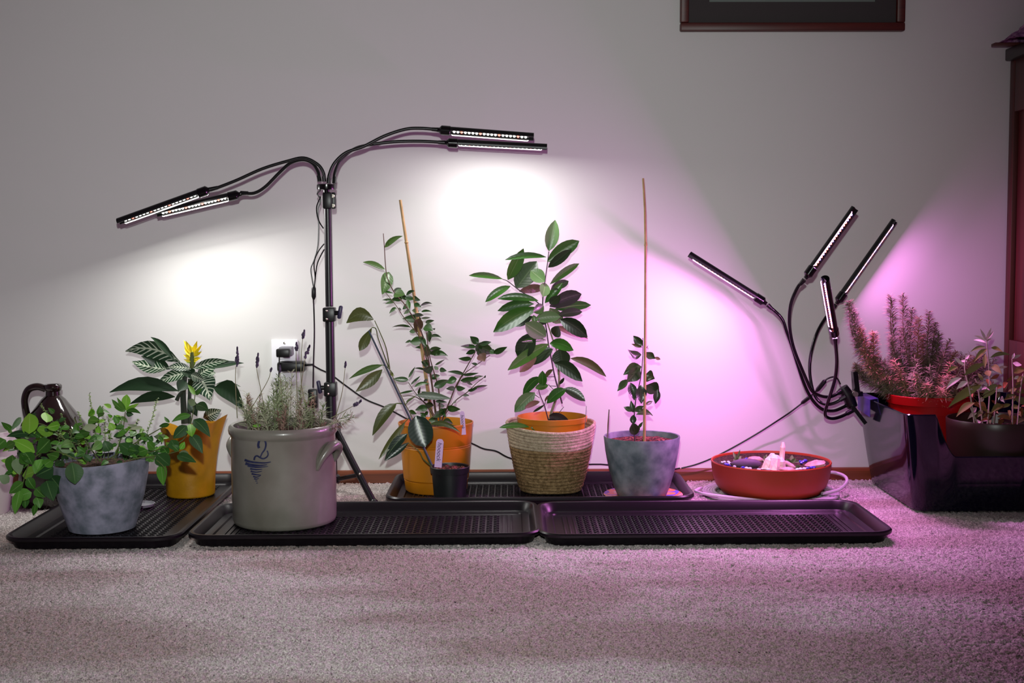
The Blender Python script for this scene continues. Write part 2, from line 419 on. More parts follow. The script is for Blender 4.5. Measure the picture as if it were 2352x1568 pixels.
# ================================================================ PICTURE, CABINET
pa = on = at(1562, 71, 3.485); pb = at(2077, 73, 3.485)
pw = pb.x - pa.x; ph = 0.46; mz = (pa.z + pb.z) / 2; mx_ = (pa.x + pb.x) / 2
pic = thing('picture_frame', 'dark reddish wood picture frame with charcoal mat hanging on the wall', 'picture frame', (mx_, -0.001, mz))
fw = 0.0225
for nm, c, d in (('frame_rail', (mx_, -0.013, mz + fw / 2), (pw, 0.024, fw)), ('frame_rail', (mx_, -0.013, mz + ph - fw / 2), (pw, 0.024, fw)),
                 ('frame_rail', (mx_ - pw / 2 + fw / 2, -0.013, mz + ph / 2), (fw, 0.024, ph - 2 * fw)), ('frame_rail', (mx_ + pw / 2 - fw / 2, -0.013, mz + ph / 2), (fw, 0.024, ph - 2 * fw))):
    MB().box(c, d, ch=0.004).obj(nm, M['frame_wood'], pic)
mbm = MB(); iw, ih, b_ = pw - 2 * fw, ph - 2 * fw, 0.056
for c, d in (((mx_, -0.01, mz + fw + b_ / 2), (iw, 0.003, b_)), ((mx_, -0.01, mz + ph - fw - b_ / 2), (iw, 0.003, b_)),
             ((mx_ - iw / 2 + b_ / 2, -0.01, mz + ph / 2), (b_, 0.003, ih - 2 * b_)), ((mx_ + iw / 2 - b_ / 2, -0.01, mz + ph / 2), (b_, 0.003, ih - 2 * b_))):
    mbm.box(c, d)
mbm.obj('mat_board', M['mat_board'], pic, False)
MB().box((mx_, -0.007, mz + ph / 2), (iw - 2 * b_ + 0.004, 0.002, ih - 2 * b_ + 0.004)).obj('print', M['print'], pic, False)
for o in pic.children: o.rotation_euler.y = R(0.3)

cx0 = at(2324, 600, 3.45).x; ctop = at(2310, 104, 3.42).z; cy0, cy1 = -0.42, -0.008; cw = 0.8
cab = thing('cabinet', 'reddish-brown wooden cabinet with panelled side at the right edge', 'cabinet', (cx0 + cw / 2, (cy0 + cy1) / 2, 0))
cz = ctop - 0.032; sd = 0.022
for c, d in (((cx0 + sd / 2, cy1 - 0.016, cz / 2), (sd, 0.032, cz)), ((cx0 + sd / 2, cy0 + 0.02, cz / 2), (sd, 0.04, cz))):
    MB().box(c, d, ch=0.0015).obj('stile', M['cabinet'], cab)
for z0, z1 in ((0.0, 0.388), (1.0, cz)):
    MB().box((cx0 + sd / 2, (cy0 + cy1) / 2, (z0 + z1) / 2), (sd, cy1 - cy0 - 0.072, z1 - z0), ch=0.001).obj('rail', M['cabinet'], cab)
MB().box((cx0 + 0.017, (cy0 + cy1) / 2, cz / 2), (0.008, cy1 - cy0 - 0.07, cz - 0.1)).obj('side_panel', M['cabinet'], cab, False)
MB().box((cx0 + cw / 2 + 0.011, (cy0 + cy1) / 2 + 0.002, cz / 2), (cw - 0.024, cy1 - cy0 - 0.02, cz - 0.002)).obj('carcass', M['cabinet'], cab, False)
for k in range(2):
    dd_ = MB().box((cx0 + 0.03 + (cw - 0.04) * (k + 0.5) / 2, cy0 - 0.003, cz / 2), ((cw - 0.05) / 2, 0.02, cz - 0.06), ch=0.003).obj('door', M['cabinet'], cab)
    MB().ball((cx0 + 0.03 + (cw - 0.04) / 2 + (k - 0.5) * 0.08, cy0 - 0.024, cz * 0.6), 0.013, 6).obj('knob', M['steel'], dd_)
MB().box((cx0 + cw / 2 + 0.0, (cy0 + cy1) / 2 - 0.012, ctop - 0.016), (cw + 0.034, cy1 - cy0 + 0.016, 0.032), ch=0.004).obj('worktop', M['cabinet_top'], cab)
bl = at(2278, 98, 3.44)
solo('board', MB().box((bl.x + 0.08, bl.y - 0.01, ctop + 0.0035), (0.16, 0.03, 0.007), ch=0.001), M['frame_wood'], 'thin dark red strip of wood overhanging the cabinet top', 'board', (bl.x + 0.08, bl.y - 0.01, ctop))
cl = MB(); n_ = 16; vs = []; fs = []
for i in range(n_ + 1):
    for j in range(n_ + 1):
        u, v_ = i / n_, j / n_
        e = min(u * 3.0, 1, (1 - u) * 4, v_ * 5, (1 - v_) * 5)
        z = ctop + 0.0085 + max(0, e) * (0.055 + 0.018 * math.sin(i * 2.1 + j) + 0.012 * math.sin(j * 2.7 - i)) * (0.55 + u)
        vs.append((bl.x + 0.016 + 0.24 * u, -0.165 + 0.145 * v_, z))
for i in range(n_):
    for j in range(n_): a_ = i * (n_ + 1) + j; fs.append((a_, a_ + n_ + 1, a_ + n_ + 2, a_ + 1))
cl.add(vs, fs)
solo('crumpled_cloth', cl, M['cloth'], 'crumpled purple cloth lying on the cabinet top', 'cloth', (bl.x + 0.12, -0.09, ctop + 0.008))

# ================================================================ TRAYS
def rrect(hx, hy, r, o, z, k=6):
    pts = []; r2 = max(r - o, 0.004)
    for cx, cy, a0 in ((1, 1, 0), (-1, 1, 90), (-1, -1, 180), (1, -1, 270)):
        for i in range(k + 1):
            a = R(a0 + 90 * i / k)
            pts.append(V((cx * (hx - o - r2) + r2 * math.cos(a), cy * (hy - o - r2) + r2 * math.sin(a), z)))
    return pts
TL, TW = 0.776, 0.362
def tray_shell():
    prof = [(0.021, 0.0), (0.016, 0.003), (0.011, 0.018), (0.003, 0.019), (0.0, 0.022), (0.0, 0.027), (0.003, 0.030), (0.009, 0.030), (0.012, 0.028),
            (0.022, 0.009), (0.026, 0.0075), (0.038, 0.0075), (0.041, 0.0045), (0.05, 0.0045)]
    vs, fs = [], []; n = 28
    for o, z in prof: vs += rrect(TL / 2, TW / 2, 0.055, o, z)
    for i in range(len(prof) - 1):
        for k in range(n): k2 = (k + 1) % n; fs.append((i * n + k, i * n + k2, (i + 1) * n + k2, (i + 1) * n + k))
    fs.append(list(range(n))[::-1]); m_ = len(prof) - 1; fs.append([m_ * n + k for k in range(n)])
    return MB().add(vs, fs)
def tray_tread():
    mb = MB(); px_, py_ = 0.0165, 0.0185
    nx, ny = int((TL - 0.17) / px_), int((TW - 0.12) / py_)
    for i in range(nx):
        for j in range(ny):
            x = (i - (nx - 1) / 2) * px_; y = (j - (ny - 1) / 2) * py_
            for a, dx, dy in ((35, -0.0028, 0.003), (-35, 0.0, -0.001), (35, 0.0028, -0.005)):
                rot = Matrix.Rotation(R(a), 3, 'Z'); vs = []
                for z, k in ((0.0044, 1.0), (0.0064, 0.75)):
                    for sx, sy in ((-1, -1), (1, -1), (1, 1), (-1, 1)): vs.append(rot @ V((sx * 0.0046 * k, sy * 0.0013 * k, 0)) + V((x + dx, y + dy, z)))
                mb.add(vs, [(4, 5, 6, 7), (0, 1, 5, 4), (1, 2, 6, 5), (2, 3, 7, 6), (3, 0, 4, 7)])
    return mb
def tray_rib(x): return MB().box((x, 0, 0.0055), (0.004, TW - 0.13, 0.002), ch=0.0006)
SHELL = tray_shell().mesh('tray_shell', M['tray']); sharp(SHELL, 35)
TREAD = tray_tread().mesh('tray_tread', M['tray'], False)
RIBS = [tray_rib(x).mesh('rib', M['tray']) for x in (-0.325, -0.313, -0.301, 0.301, 0.313, 0.325)]
def tray(label, c, rz):
    t = thing('boot_tray', label, 'tray', c, 'black plastic boot trays on the carpet'); t.rotation_euler.z = rz
    for nm, me in [('shell', SHELL), ('tread', TREAD)] + [('rib', r_) for r_ in RIBS]:
        o = bpy.data.objects.new(nm, me); C.objects.link(o); o.parent = t
        if nm == 'tread': o['kind'] = 'stuff'
    return t
def tray_centre(pl, pr, zrim=0.03):
    a, b = on_z(*pl, zrim), on_z(*pr, zrim); return a, b
a, b = tray_centre((430, 1227), (1235, 1227)); TMY = (a.y + b.y) / 2 + TW / 2
TM = tray('black tray in the front row under the stoneware crock', ((a.x + b.x) / 2, TMY, 0), R(0.3))
a, b = tray_centre((1241, 1227), (2056, 1222)); TRX = (a.x + b.x) / 2
TR = tray('empty black tray lit purple, right end of the front row', (TRX + 0.002, (a.y + b.y) / 2 + TW / 2, 0), R(0.4))
a = on_z(14, 1240, 0.03); b = on_z(420, 1236, 0.03)
TLF = tray('black tray lying lengthwise to the wall under the mint planter', ((a.x + b.x) / 2 - 0.022, -0.401, 0), R(90.3))
TB = tray('black tray against the wall under the two orange pots', ((at(885, 1140, 3.13).x + at(1597, 1140, 3.13).x) / 2, -0.196, 0), 0)
TLF.scale.y = 1.066
TF = 0.0065       # height of a tray's tread above the carpet

# ================================================================ POTS
def soil_disc(root, c, r, z, m, amp=0.006):
    mb = MB(); n = 28; vs = [V((c[0], c[1], z + amp))]; fs = []
    for q in range(1, 6):
        for k in range(n):
            a = 2 * math.pi * k / n; rr = r * q / 5
            vs.append(V((c[0] + rr * math.cos(a), c[1] + rr * math.sin(a), z + random.uniform(-amp, amp) * (0 if q == 5 else 1))))
    for k in range(n): fs.append((0, 1 + k, 1 + (k + 1) % n))
    for q in range(4):
        for k in range(n): a_, b_2 = 1 + q * n + k, 1 + q * n + (k + 1) % n; fs.append((a_, a_ + n, b_2 + n, b_2))
    return mb.add(vs, fs).obj('soil', m, root)

# --- blue-grey planter with mint ------------------------------------------------
LM = {}
LM['mint'] = leaf_mat('mint_leaf', lin(46, 88, 30), lin(84, 138, 48), lin(110, 150, 80), 0.5, 0.3)
LM['mint_bright'] = leaf_mat('young_mint_leaf', lin(92, 150, 40), lin(130, 180, 62), lin(150, 190, 90), 0.5, 0.3)
LM['mint_dark'] = leaf_mat('old_mint_leaf', lin(34, 66, 34), lin(54, 92, 44), lin(80, 112, 66), 0.5, 0.3)
LM['mint_pale'] = leaf_mat('pale_mint_leaf', lin(110, 132, 98), lin(140, 158, 116), None, 0.6, 0.3)
c = at(232, 1100, 2.91); MP = V((c.x, c.y, TF))
mint = thing('potted_mint', 'bushy green mint in a mottled blue-grey planter on the left tray', 'potted plant', MP)
def mwarp(p): return V((p.x, p.y, p.z + (p.x * 0.06) * max(0, (p.z - 0.02) / 0.14)))
MB().lathe([(0.070, 0), (0.074, 0.002), (0.083, 0.03), (0.096, 0.075), (0.105, 0.12), (0.110, 0.158), (0.109, 0.161), (0.105, 0.160), (0.101, 0.13)], MP, 56, True, True, mwarp).obj('planter', M['resin'], mint)
soil_disc(mint, MP, 0.103, MP.z + 0.146, M['soil'])
K1 = Crop(0, 920, 5.225); K2 = Crop(200, 860, 5.807)
b_, d_, p_ = LM['mint_bright'], LM['mint_dark'], LM['mint_pale']
leaves(mint, K1, LM['mint'], [
    (345, 400, 350, 150, 190, 0, b_, 'round'), (255, 200, 130, 350, 70, 0, d_), (135, 355, 15, 255, 75), (350, 400, 80, 430, 90, 20, d_), (420, 620, 150, 480, 160, 20, b_), (70, 470, -50, 600, 150, 20),
    (150, 650, 160, 915, 180), (200, 690, 235, 890, 140, 0, p_), (300, 620, 390, 770, 150), (560, 260, 540, 140, 130, 0, b_), (720, 290, 560, 320, 115, 0, b_), (640, 400, 430, 330, 125, 0, b_),
    (600, 470, 450, 620, 185), (880, 520, 730, 560, 115, 20), (850, 620, 620, 560, 95, 20, p_), (700, 680, 560, 640, 115), (420, 850, 270, 900, 150, 0, b_), (640, 800, 430, 900, 200, 0, d_),
    (600, 900, 750, 1100, 210, 0, d_, 'round'), (560, 960, 640, 1200, 200, 0, d_), (860, 740, 900, 1000, 215, 0, d_, 'ellip'), (280, 980, 110, 1110, 125), (380, 1100, 190, 1190, 155, 20), (240, 1080, 180, 1360, 120),
    (300, 1150, 300, 1290, 100), (430, 1050, 540, 1160, 130), (440, 1150, 480, 1290, 125), (430, 1240, 400, 1380, 70), (110, 980, -20, 900, 120, 0, p_), (1110, 190, 1090, 95, 85, 0, b_), (1060, 230, 1190, 240, 105, 0, b_),
    (1170, 180, 1255, 150, 50), (1000, 330, 1170, 300, 90, 0, p_), (960, 390, 1080, 380, 90), (1100, 480, 1240, 420, 110), (1220, 500, 1100, 590, 110), (900, 420, 1010, 440, 80),
    (500, 700, 420, 880, 150), (330, 760, 250, 640, 130), (520, 780, 640, 700, 130), (180, 500, 60, 560, 110), (330, 920, 420, 1060, 120), (760, 720, 660, 780, 110, 0, d_)], 2.80, 'ovate', 0.05, 0.45, 0.2)
leaves(mint, K2, LM['mint'], [
    (510, 480, 530, 265, 120, 0, b_, 'obov'), (510, 480, 330, 330, 65, -20, None, 'obov'), (510, 470, 400, 305, 55), (520, 480, 690, 385, 65, 0, b_), (520, 490, 715, 520, 65, 25), (510, 490, 360, 430, 50), (520, 520, 620, 530, 75, 0, d_),
    (1440, 270, 1345, 135, 65, 0, b_), (1450, 270, 1535, 180, 55), (1450, 400, 1345, 345, 95, 10, p_), (1450, 400, 1620, 480, 140, 20, d_), (1380, 540, 1130, 630, 90, 25), (1390, 545, 1240, 540, 60, 0, p_), (1420, 600, 1640, 830, 155, 30, d_),
    (1380, 660, 1400, 830, 140, 0, b_), (1330, 680, 1150, 850, 155, 0, d_), (1380, 800, 1540, 1050, 155, 20, d_), (1100, 660, 960, 690, 65), (1100, 640, 1030, 560, 45),
    (1240, 1000, 1300, 895, 80, 0, b_), (1220, 1020, 1130, 935, 90), (1230, 1040, 1355, 1050, 75, 0, p_), (1200, 1080, 1455, 1170, 125, 20, d_), (1120, 870, 1190, 1010, 155, 0, d_), (930, 1060, 1100, 1210, 210, 0, d_), (990, 1190, 1020, 1480, 140),
    (900, 1000, 800, 895, 115), (850, 1100, 780, 1150, 85), (800, 1000, 640, 1050, 135), (700, 1030, 560, 950, 150, 0, d_), (620, 1050, 430, 920, 190, 0, d_), (300, 1020, 230, 880, 155, 0, d_), (600, 900, 535, 850, 80, 0, b_), (780, 800, 640, 810, 60, 0, b_),
    (700, 720, 540, 660, 60, 0, p_), (740, 700, 560, 730, 50, 0, p_), (640, 760, 580, 830, 90), (360, 740, 300, 640, 100, 0, b_), (90, 700, 20, 600, 100), (50, 560, 60, 455, 85, 0, b_), (130, 830, 10, 900, 90), (200, 930, 90, 870, 70, 0, p_), (920, 850, 1040, 800, 90, 0, p_), (960, 830, 1010, 910, 65, 0, b_), (1000, 960, 1080, 1080, 120)], 2.84, 'ovate', 0.05, 0.4, 0.2)
gs = M['green_stem']
for pts, D in (([(200, 1060), (150, 1010), (100, 975), (66, 975)], 2.83), ([(190, 1062), (120, 1035), (70, 1060), (48, 1130), (40, 1165)], 2.80), ([(230, 1060), (195, 1010), (170, 960)], 2.9),
               ([(260, 1056), (280, 1000), (288, 945)], 2.88), ([(300, 1050), (370, 1030), (420, 1010), (440, 965), (448, 905)], 2.86), ([(310, 1052), (370, 1045), (412, 1035)], 2.84), ([(300, 1055), (345, 1050), (378, 1075), (376, 1110)], 2.82), ([(240, 1060), (340, 1000), (385, 975)], 2.88)):
    stem(mint, FULL, pts, D, 0.0016, 0.0010, gs)
# filling leaves of the herb between the stems share one mesh
def unit_leaf(nm, shape, wr, m, bend=-0.08, fold=0.3, seg=5):
    mb = MB(); leaf_geo(mb, (0, 0, 0), (1, 0, 0), wr, shape, V((0, 0, 1)), V((0, 0, -bend)), fold, 0, seg); return mb.mesh(nm, m)
def put_leaf(root, me, p, d, n, ln, name='leaf'):
    d = V(d).normalized(); n = V(n); n = (n - d * n.dot(d)).normalized(); l = n.cross(d)
    mt = Matrix((d * ln, l * ln, n * ln)).transposed().to_4x4(); mt.translation = V(p) - base_of(root)
    o = bpy.data.objects.new(name, me); C.objects.link(o); o.parent = root; o.matrix_local = mt; return o
ML = [unit_leaf('leaf', 'ovate', 0.62, m_) for m_ in (LM['mint'], LM['mint'], LM['mint_bright'], LM['mint_dark'])]
rnd = random.Random(3)
for k in range(195):
    px = rnd.uniform(20, 390); ytop = 948 + 24 * math.sin(px * 0.045) + abs(px - 200) * 0.07
    py = rnd.uniform(ytop, 1062 if px > 110 else 1090); D = rnd.uniform(2.82, 3.0)
    if px > 330: py = rnd.uniform(985, 1060)
    d = V((rnd.uniform(-1, 1), rnd.uniform(-0.8, 0.3), rnd.uniform(-0.5, 0.8)))
    put_leaf(mint, rnd.choice(ML), at(px, py, D), d, V((rnd.uniform(-.5, .5), -0.8, rnd.uniform(0.2, 1))), rnd.uniform(0.013, 0.026))
def sprig(mb, pts, n, l, wd, r_, up=0.4, shape='needle', seg=2, jag=0.5, stemr=0.0007, t0=0.15):
    """stem through pts with n little leaves set round it"""
    mb.tube(pts, [stemr, stemr * 0.6] if len(pts) == 2 else [stemr] * len(pts), 4, 3)
    pts = [V(p) for p in pts]; m_ = len(pts) - 1
    for k in range(n):
        t = t0 + (1 - t0) * (k + r_.random()) / n; q = min(t * m_, m_ - 1e-6); i = int(q); p = pts[i].lerp(pts[i + 1], q - i)
        ax = (pts[i + 1] - pts[i]).normalized(); a = r_.uniform(0, 2 * math.pi); s = ax.orthogonal().normalized(); s = Quaternion(ax, a) @ s
        d = (s + ax * (up + r_.uniform(-jag, jag) * 0.5)).normalized(); ll = l * r_.uniform(0.6, 1.15) * (1 - 0.35 * max(0, t - 0.8) / 0.2)
        lat = d.cross(ax + V((0.01, 0, 0))).normalized() * wd / 2; tip = p + d * ll + V((0, 0, -ll * 0.1)); mid = p + d * ll * 0.5
        up_ = lat.cross(d).normalized() * wd * 0.3
        mb.add([p, mid + lat, mid + up_, mid - lat, tip], [(0, 1, 2), (0, 2, 3), (1, 4, 2), (2, 4, 3)])
M['thyme'] = mat('small_herb_green', lin(96, 120, 66), 0.6, 0.3, noise=(60, lin(130, 150, 92), 0.3, 0.7))
mb = MB()
for px, py in ((205, 903), (94, 926), (236, 934), (362, 914), (280, 955), (316, 962), (180, 945), (140, 950), (250, 960), (225, 965), (330, 985), (160, 985), (120, 965)):
    q = at(px, py, 2.93); b0 = V((MP.x + (q.x - MP.x) * 0.6, q.y, MP.z + 0.15)); sprig(mb, [b0, b0.lerp(q, 0.5) + V((0.004, 0, 0.004)), q], 34, 0.009, 0.006, rnd, 0.5, t0=0.3)
o = mb.obj('herb_foliage', M['thyme'], mint, True, 0); o['kind'] = 'stuff'

q = on_z(322, 1160, TF + 0.004); q = V((q.x, q.y, TF))
solo('saucer', MB().lathe([(0.024, 0), (0.032, 0.002), (0.036, 0.009), (0.034, 0.0095), (0.030, 0.004), (0.02, 0.003)], q, 28, True, True), M['grey_plastic'], 'small grey saucer on the left tray behind the mint planter', 'saucer', q)
# --- brown jug and white pot at the left ------------------------------------------
c = at(125, 1000, 3.24); JB = V((c.x, c.y, 0))
jug = thing('stoneware_jug', 'glossy dark brown jug with a loop handle, behind the mint', 'jug', JB)
MB().lathe([(0.082, 0), (0.088, 0.006), (0.091, 0.02), (0.091, 0.175), (0.087, 0.192), (0.030, 0.268), (0.019, 0.278), (0.018, 0.288), (0.021, 0.291), (0.0225, 0.297), (0.0225, 0.303), (0.020, 0.306), (0.014, 0.305), (0.013, 0.28)], JB, 48, True, True).obj('body', M['jug'], jug)
hp = [(-0.016, -0.004, 0.294), (-0.036, -0.008, 0.301), (-0.058, -0.01, 0.294), (-0.068, -0.012, 0.270), (-0.066, -0.012, 0.24), (-0.060, -0.010, 0.212)]
MB().tube([JB + V(p) for p in hp], [0.009, 0.0095, 0.0095, 0.009, 0.009, 0.010], 10, 5).obj('handle', M['jug'], jug)
c = at(-20, 1050, 3.12); WB = V((c.x - 0.03, c.y, 0))
wp = thing('white_pot', 'off-white pot cut off by the left edge of the picture', 'pot', WB)
MB().lathe([(0.062, 0), (0.066, 0.004), (0.085, 0.14), (0.088, 0.141), (0.088, 0.205), (0.084, 0.206), (0.080, 0.15), (0.06, 0.14)], WB, 40, True, True).obj('body', M['dull_white'], wp)
MB().lathe([(0.0885, 0.168), (0.092, 0.169), (0.092, 0.192), (0.0885, 0.193)], WB, 40, False).obj('rim_band', M['dull_white'], wp)

# --- zebra plant in yellow wrap --------------------------------------------------
LM['zebra'] = leaf_mat('zebra_leaf', lin(24, 52, 36), lin(34, 66, 40), lin(190, 200, 176), 0.35, 0.5, lin(196, 204, 184), lin(58, 84, 52))
LM['zebra_dark'] = leaf_mat('dark_zebra_leaf', lin(26, 48, 28), lin(34, 60, 34), None, 0.4, 0.4)
LM['petal'] = leaf_mat('yellow_bract', lin(250, 222, 24), lin(252, 232, 60), None, 0.5, 0.3)
LM['petal_green'] = leaf_mat('greenish_bract', lin(170, 180, 30), lin(120, 160, 40), None, 0.5, 0.3)
c = at(438, 1110, 3.31); ZB = V((c.x, c.y, TF))
zeb = thing('zebra_plant', 'zebra plant with white-veined leaves and yellow flower in yellow wrapping', 'potted plant', ZB)
mb = MB(); vs, fs = [], []; n = 40
for i, (r, z) in enumerate([(0.060, 0), (0.062, 0.003), (0.064, 0.05), (0.068, 0.1), (0.074, 0.14), (0.083, 0.17), (0.092, 0.195)]):
    for k in range(n):
        a = 2 * math.pi * k / n; ruf = (0.006 * math.sin(a * 7 + 1) + 0.004 * math.sin(a * 3) - 0.010 * (1 - math.cos(a))) * max(0, (z - 0.06) / 0.135)
        top = (-0.020 + 0.028 * max(0, math.cos(a + 0.25)) + 0.008 * math.sin(a * 5 + 1)) * max(0, (z - 0.11) / 0.085)
        vs.append(ZB + V(((r + ruf) * math.cos(a), (r + ruf) * math.sin(a), z + top)))
for i in range(6):
    for k in range(n): k2 = (k + 1) % n; fs.append((i * n + k, i * n + k2, (i + 1) * n + k2, (i + 1) * n + k))
fs.append(list(range(n))[::-1]); mb.add(vs, fs).obj('wrapping', M['foil'], zeb, True, 30)
MB().lathe([(0.05, 0.004), (0.058, 0.13), (0.064, 0.131), (0.064, 0.15), (0.060, 0.15), (0.058, 0.135)], ZB, 32, True, True).obj('inner_pot', M['clay'], zeb)
soil_disc(zeb, ZB, 0.058, ZB.z + 0.138, M['soil'])
K = Crop(240, 760, 3.016)
stem(zeb, K, [(555, 640), (550, 560), (545, 420), (560, 300)], 3.31, 0.010, 0.007, M['zst'] if 'zst' in M else mat('dark_green_stem', lin(46, 58, 46), 0.6))
stem(zeb, K, [(590, 640), (585, 540), (590, 430), (590, 330)], 3.33, 0.006, 0.005, bpy.data.materials['dark_green_stem'])
stem(zeb, K, [(500, 480), (520, 440), (560, 400)], 3.30, 0.006, 0.004, bpy.data.materials['dark_green_stem'])
zd = LM['zebra_dark']
leaves(zeb, K, LM['zebra'], [
    (525, 215, 145, 140, 120, 55), (430, 265, 190, 212, 95, -10), (455, 265, 255, 175, 80, 10, zd), (480, 200, 320, 42, 45, 25, zd), (610, 260, 860, 205, 62, 12), (700, 260, 965, 222, 45, 12, zd), (640, 310, 800, 200, 85, -5),
    (650, 320, 735, 480, 165, 25), (510, 415, 35, 425, 100, 55, zd), (490, 455, 175, 505, 75, 30, zd), (760, 390, 975, 565, 130, 70, zd), (770, 370, 945, 385, 32, 15), (685, 600, 808, 545, 90, 0), (585, 290, 360, 365, 80, 15),
    (600, 265, 430, 255, 60, 12), (560, 330, 470, 300, 70), (600, 300, 690, 340, 70), (570, 250, 600, 330, 90, 0, zd), (600, 330, 640, 430, 100, 0, zd), (560, 340, 510, 420, 90, 0, zd), (585, 470, 640, 590, 70, 0, zd), (690, 300, 770, 290, 60)], 3.30, 'lance', 0.03, 0.35, 0.25)
fl = Crop(400, 770, 15.68)
flo = MB().tube([fl.p(640, 1180, 3.30), fl.p(640, 900, 3.30), fl.p(640, 600, 3.30)], [0.0055, 0.006, 0.004], 8, 3).obj('flower_spike', bpy.data.materials.new('x') if False else M['green_stem'], zeb)
pet, pg = LM['petal'], LM['petal_green']
for bx, by, tx, ty, wd, mm in ((620, 650, 340, 175, 150, pet), (640, 640, 420, 190, 150, pet), (680, 650, 830, 200, 150, pet), (700, 700, 1000, 330, 110, pet), (700, 760, 1000, 580, 110, pet), (640, 600, 640, 395, 200, pg), (600, 620, 500, 300, 160, pet), (690, 620, 780, 320, 150, pet),
                               (600, 780, 370, 520, 100, pet), (600, 850, 330, 690, 90, pet), (600, 950, 340, 860, 80, pet), (700, 850, 960, 830, 120, pet), (690, 900, 880, 870, 150, pet), (560, 900, 430, 640, 130, pet), (600, 980, 420, 940, 90, pg), (640, 1150, 620, 700, 170, pg), (680, 1150, 720, 750, 160, pg), (560, 700, 360, 380, 120, pet), (720, 740, 900, 420, 120, pet)):
    s = fl.mpp(3.3); leaf(zeb, mm, fl.p(bx, by, 3.30 + random.uniform(-.006, .006)), fl.p(tx, ty, 3.30 + random.uniform(-.015, .015)), wd * s, 'lance', random.uniform(-.5, .5), None, 0.4, 0.05, 'petal')

# --- crock with lavender --------------------------------------------------------
c = at(653, 1100, 2.975); CB = V((c.x, c.y, TF)); CRR = 0.121
crock = thing('crock_planter', 'grey stoneware crock marked with a blue 2, planted with lavender', 'potted plant', CB)
body = MB().lathe([(0.112, 0), (0.118, 0.004), (0.1205, 0.012), (0.1215, 0.06), (0.1215, 0.15), (0.1205, 0.205), (0.1215, 0.208), (0.1255, 0.213), (0.127, 0.221), (0.1255, 0.229), (0.121, 0.233), (0.115, 0.231), (0.112, 0.222), (0.110, 0.2)], CB, 72, True, True).obj('crock', M['stoneware'], crock)
def cp(a, r, z): return CB + V((r * math.cos(R(a)), r * math.sin(R(a)), z))
for s0 in (0, 178):
    MB().tube([cp(s0 - 41, 0.118, 0.136), cp(s0 - 36, 0.124, 0.160), cp(s0 - 28, 0.131, 0.181), cp(s0 - 18, 0.135, 0.187), cp(s0 - 9, 0.133, 0.174), cp(s0 - 4, 0.119, 0.146)], [0.006, 0.009, 0.0115, 0.012, 0.010, 0.006], 10, 5).obj('lug_handle', M['stoneware'], crock)
def crock_hit(px, py, off=0.0007):
    d = ray(px, py); o = CAM - CB; r = 0.1215 + off
    A = d.x ** 2 + d.y ** 2; B = o.x * d.x + o.y * d.y; Cc = o.x ** 2 + o.y ** 2 - r * r
    return CAM + d * ((-B - math.sqrt(B * B - A * Cc)) / A)
KC = Crop(540, 960, 8.71)
def stroke(pts, w0, w1):
    P = []; n = len(pts)
    for i in range(n - 1):
        p0, p1, p2, p3 = [V((*pts[min(max(j, 0), n - 1)], 0)) for j in (i - 1, i, i + 1, i + 2)]
        for k in range(6):
            t = k / 6; P.append(0.5 * ((2 * p1) + (p2 - p0) * t + (2 * p0 - 5 * p1 + 4 * p2 - p3) * t * t + (3 * p1 - p0 - 3 * p2 + p3) * t ** 3))
    P.append(V((*pts[-1], 0))); vs, fs = [], []
    for i, p in enumerate(P):
        t = (P[min(i + 1, len(P) - 1)] - P[max(i - 1, 0)]).normalized(); nn = V((-t.y, t.x, 0)) * (w0 + (w1 - w0) * i / (len(P) - 1)) / 2
        for q in (p + nn, p - nn): vs.append(crock_hit(KC.x0 + q.x / KC.k, KC.y0 + q.y / KC.k))
    for i in range(len(P) - 1): fs.append((2 * i, 2 * i + 1, 2 * i + 3, 2 * i + 2))
    return vs, fs
mb = MB()
mb.add(*stroke([(480, 600), (462, 540), (490, 440), (545, 408), (600, 460), (615, 540), (590, 630), (540, 700), (505, 780)], 50, 26))
mb.add(*stroke([(380, 840), (395, 780), (440, 755), (510, 795), (570, 810), (635, 775), (660, 720), (640, 650)], 34, 26))
mb.obj('numeral', M['cobalt'], crock, True, 0)
mb = MB()
for pts, w0, w1 in (([(190, 835), (300, 870), (450, 890), (600, 895), (715, 875)], 50, 18), ([(205, 905), (330, 935), (500, 945), (640, 930)], 60, 14), ([(250, 950), (400, 980), (560, 975), (660, 965)], 44, 10), ([(300, 1010), (420, 1030), (545, 1020)], 40, 12),
                    ([(310, 1060), (420, 1080), (540, 1060)], 38, 10), ([(330, 1110), (420, 1130), (520, 1140)], 40, 14), ([(360, 1165), (430, 1180), (510, 1150)], 34, 10), ([(380, 1210), (430, 1220), (480, 1200)], 34, 8), ([(405, 1255), (450, 1260)], 26, 8), ([(425, 1300), (455, 1295)], 22, 8)):
    mb.add(*stroke(pts, w0, w1))
mb.obj('brush_mark', M['cobalt'], crock, True, 0)
soil_disc(crock, CB, 0.1115, CB.z + 0.212, M['soil'])
M['lav'] = mat('lavender_leaf', lin(112, 122, 92), 0.75, 0.2, noise=(55, lin(156, 160, 132), 0.3, 0.7))
M['lav2'] = mat('lavender_leaf_green', lin(92, 112, 72), 0.75, 0.2, noise=(55, lin(128, 140, 100), 0.3, 0.7))
M['lav_dry'] = mat('dry_lavender_leaf', lin(104, 84, 70), 0.8, 0.2, noise=(60, lin(140, 116, 100), 0.3, 0.7))
M['lav_flower'] = mat('dried_lavender_flower', lin(64, 54, 74), 0.8, 0.2, noise=(160, lin(104, 90, 116), 0.4, 0.7))
ls = random.Random(11)
groups = {'lav': MB(), 'lav2': MB(), 'lav_dry': MB()}
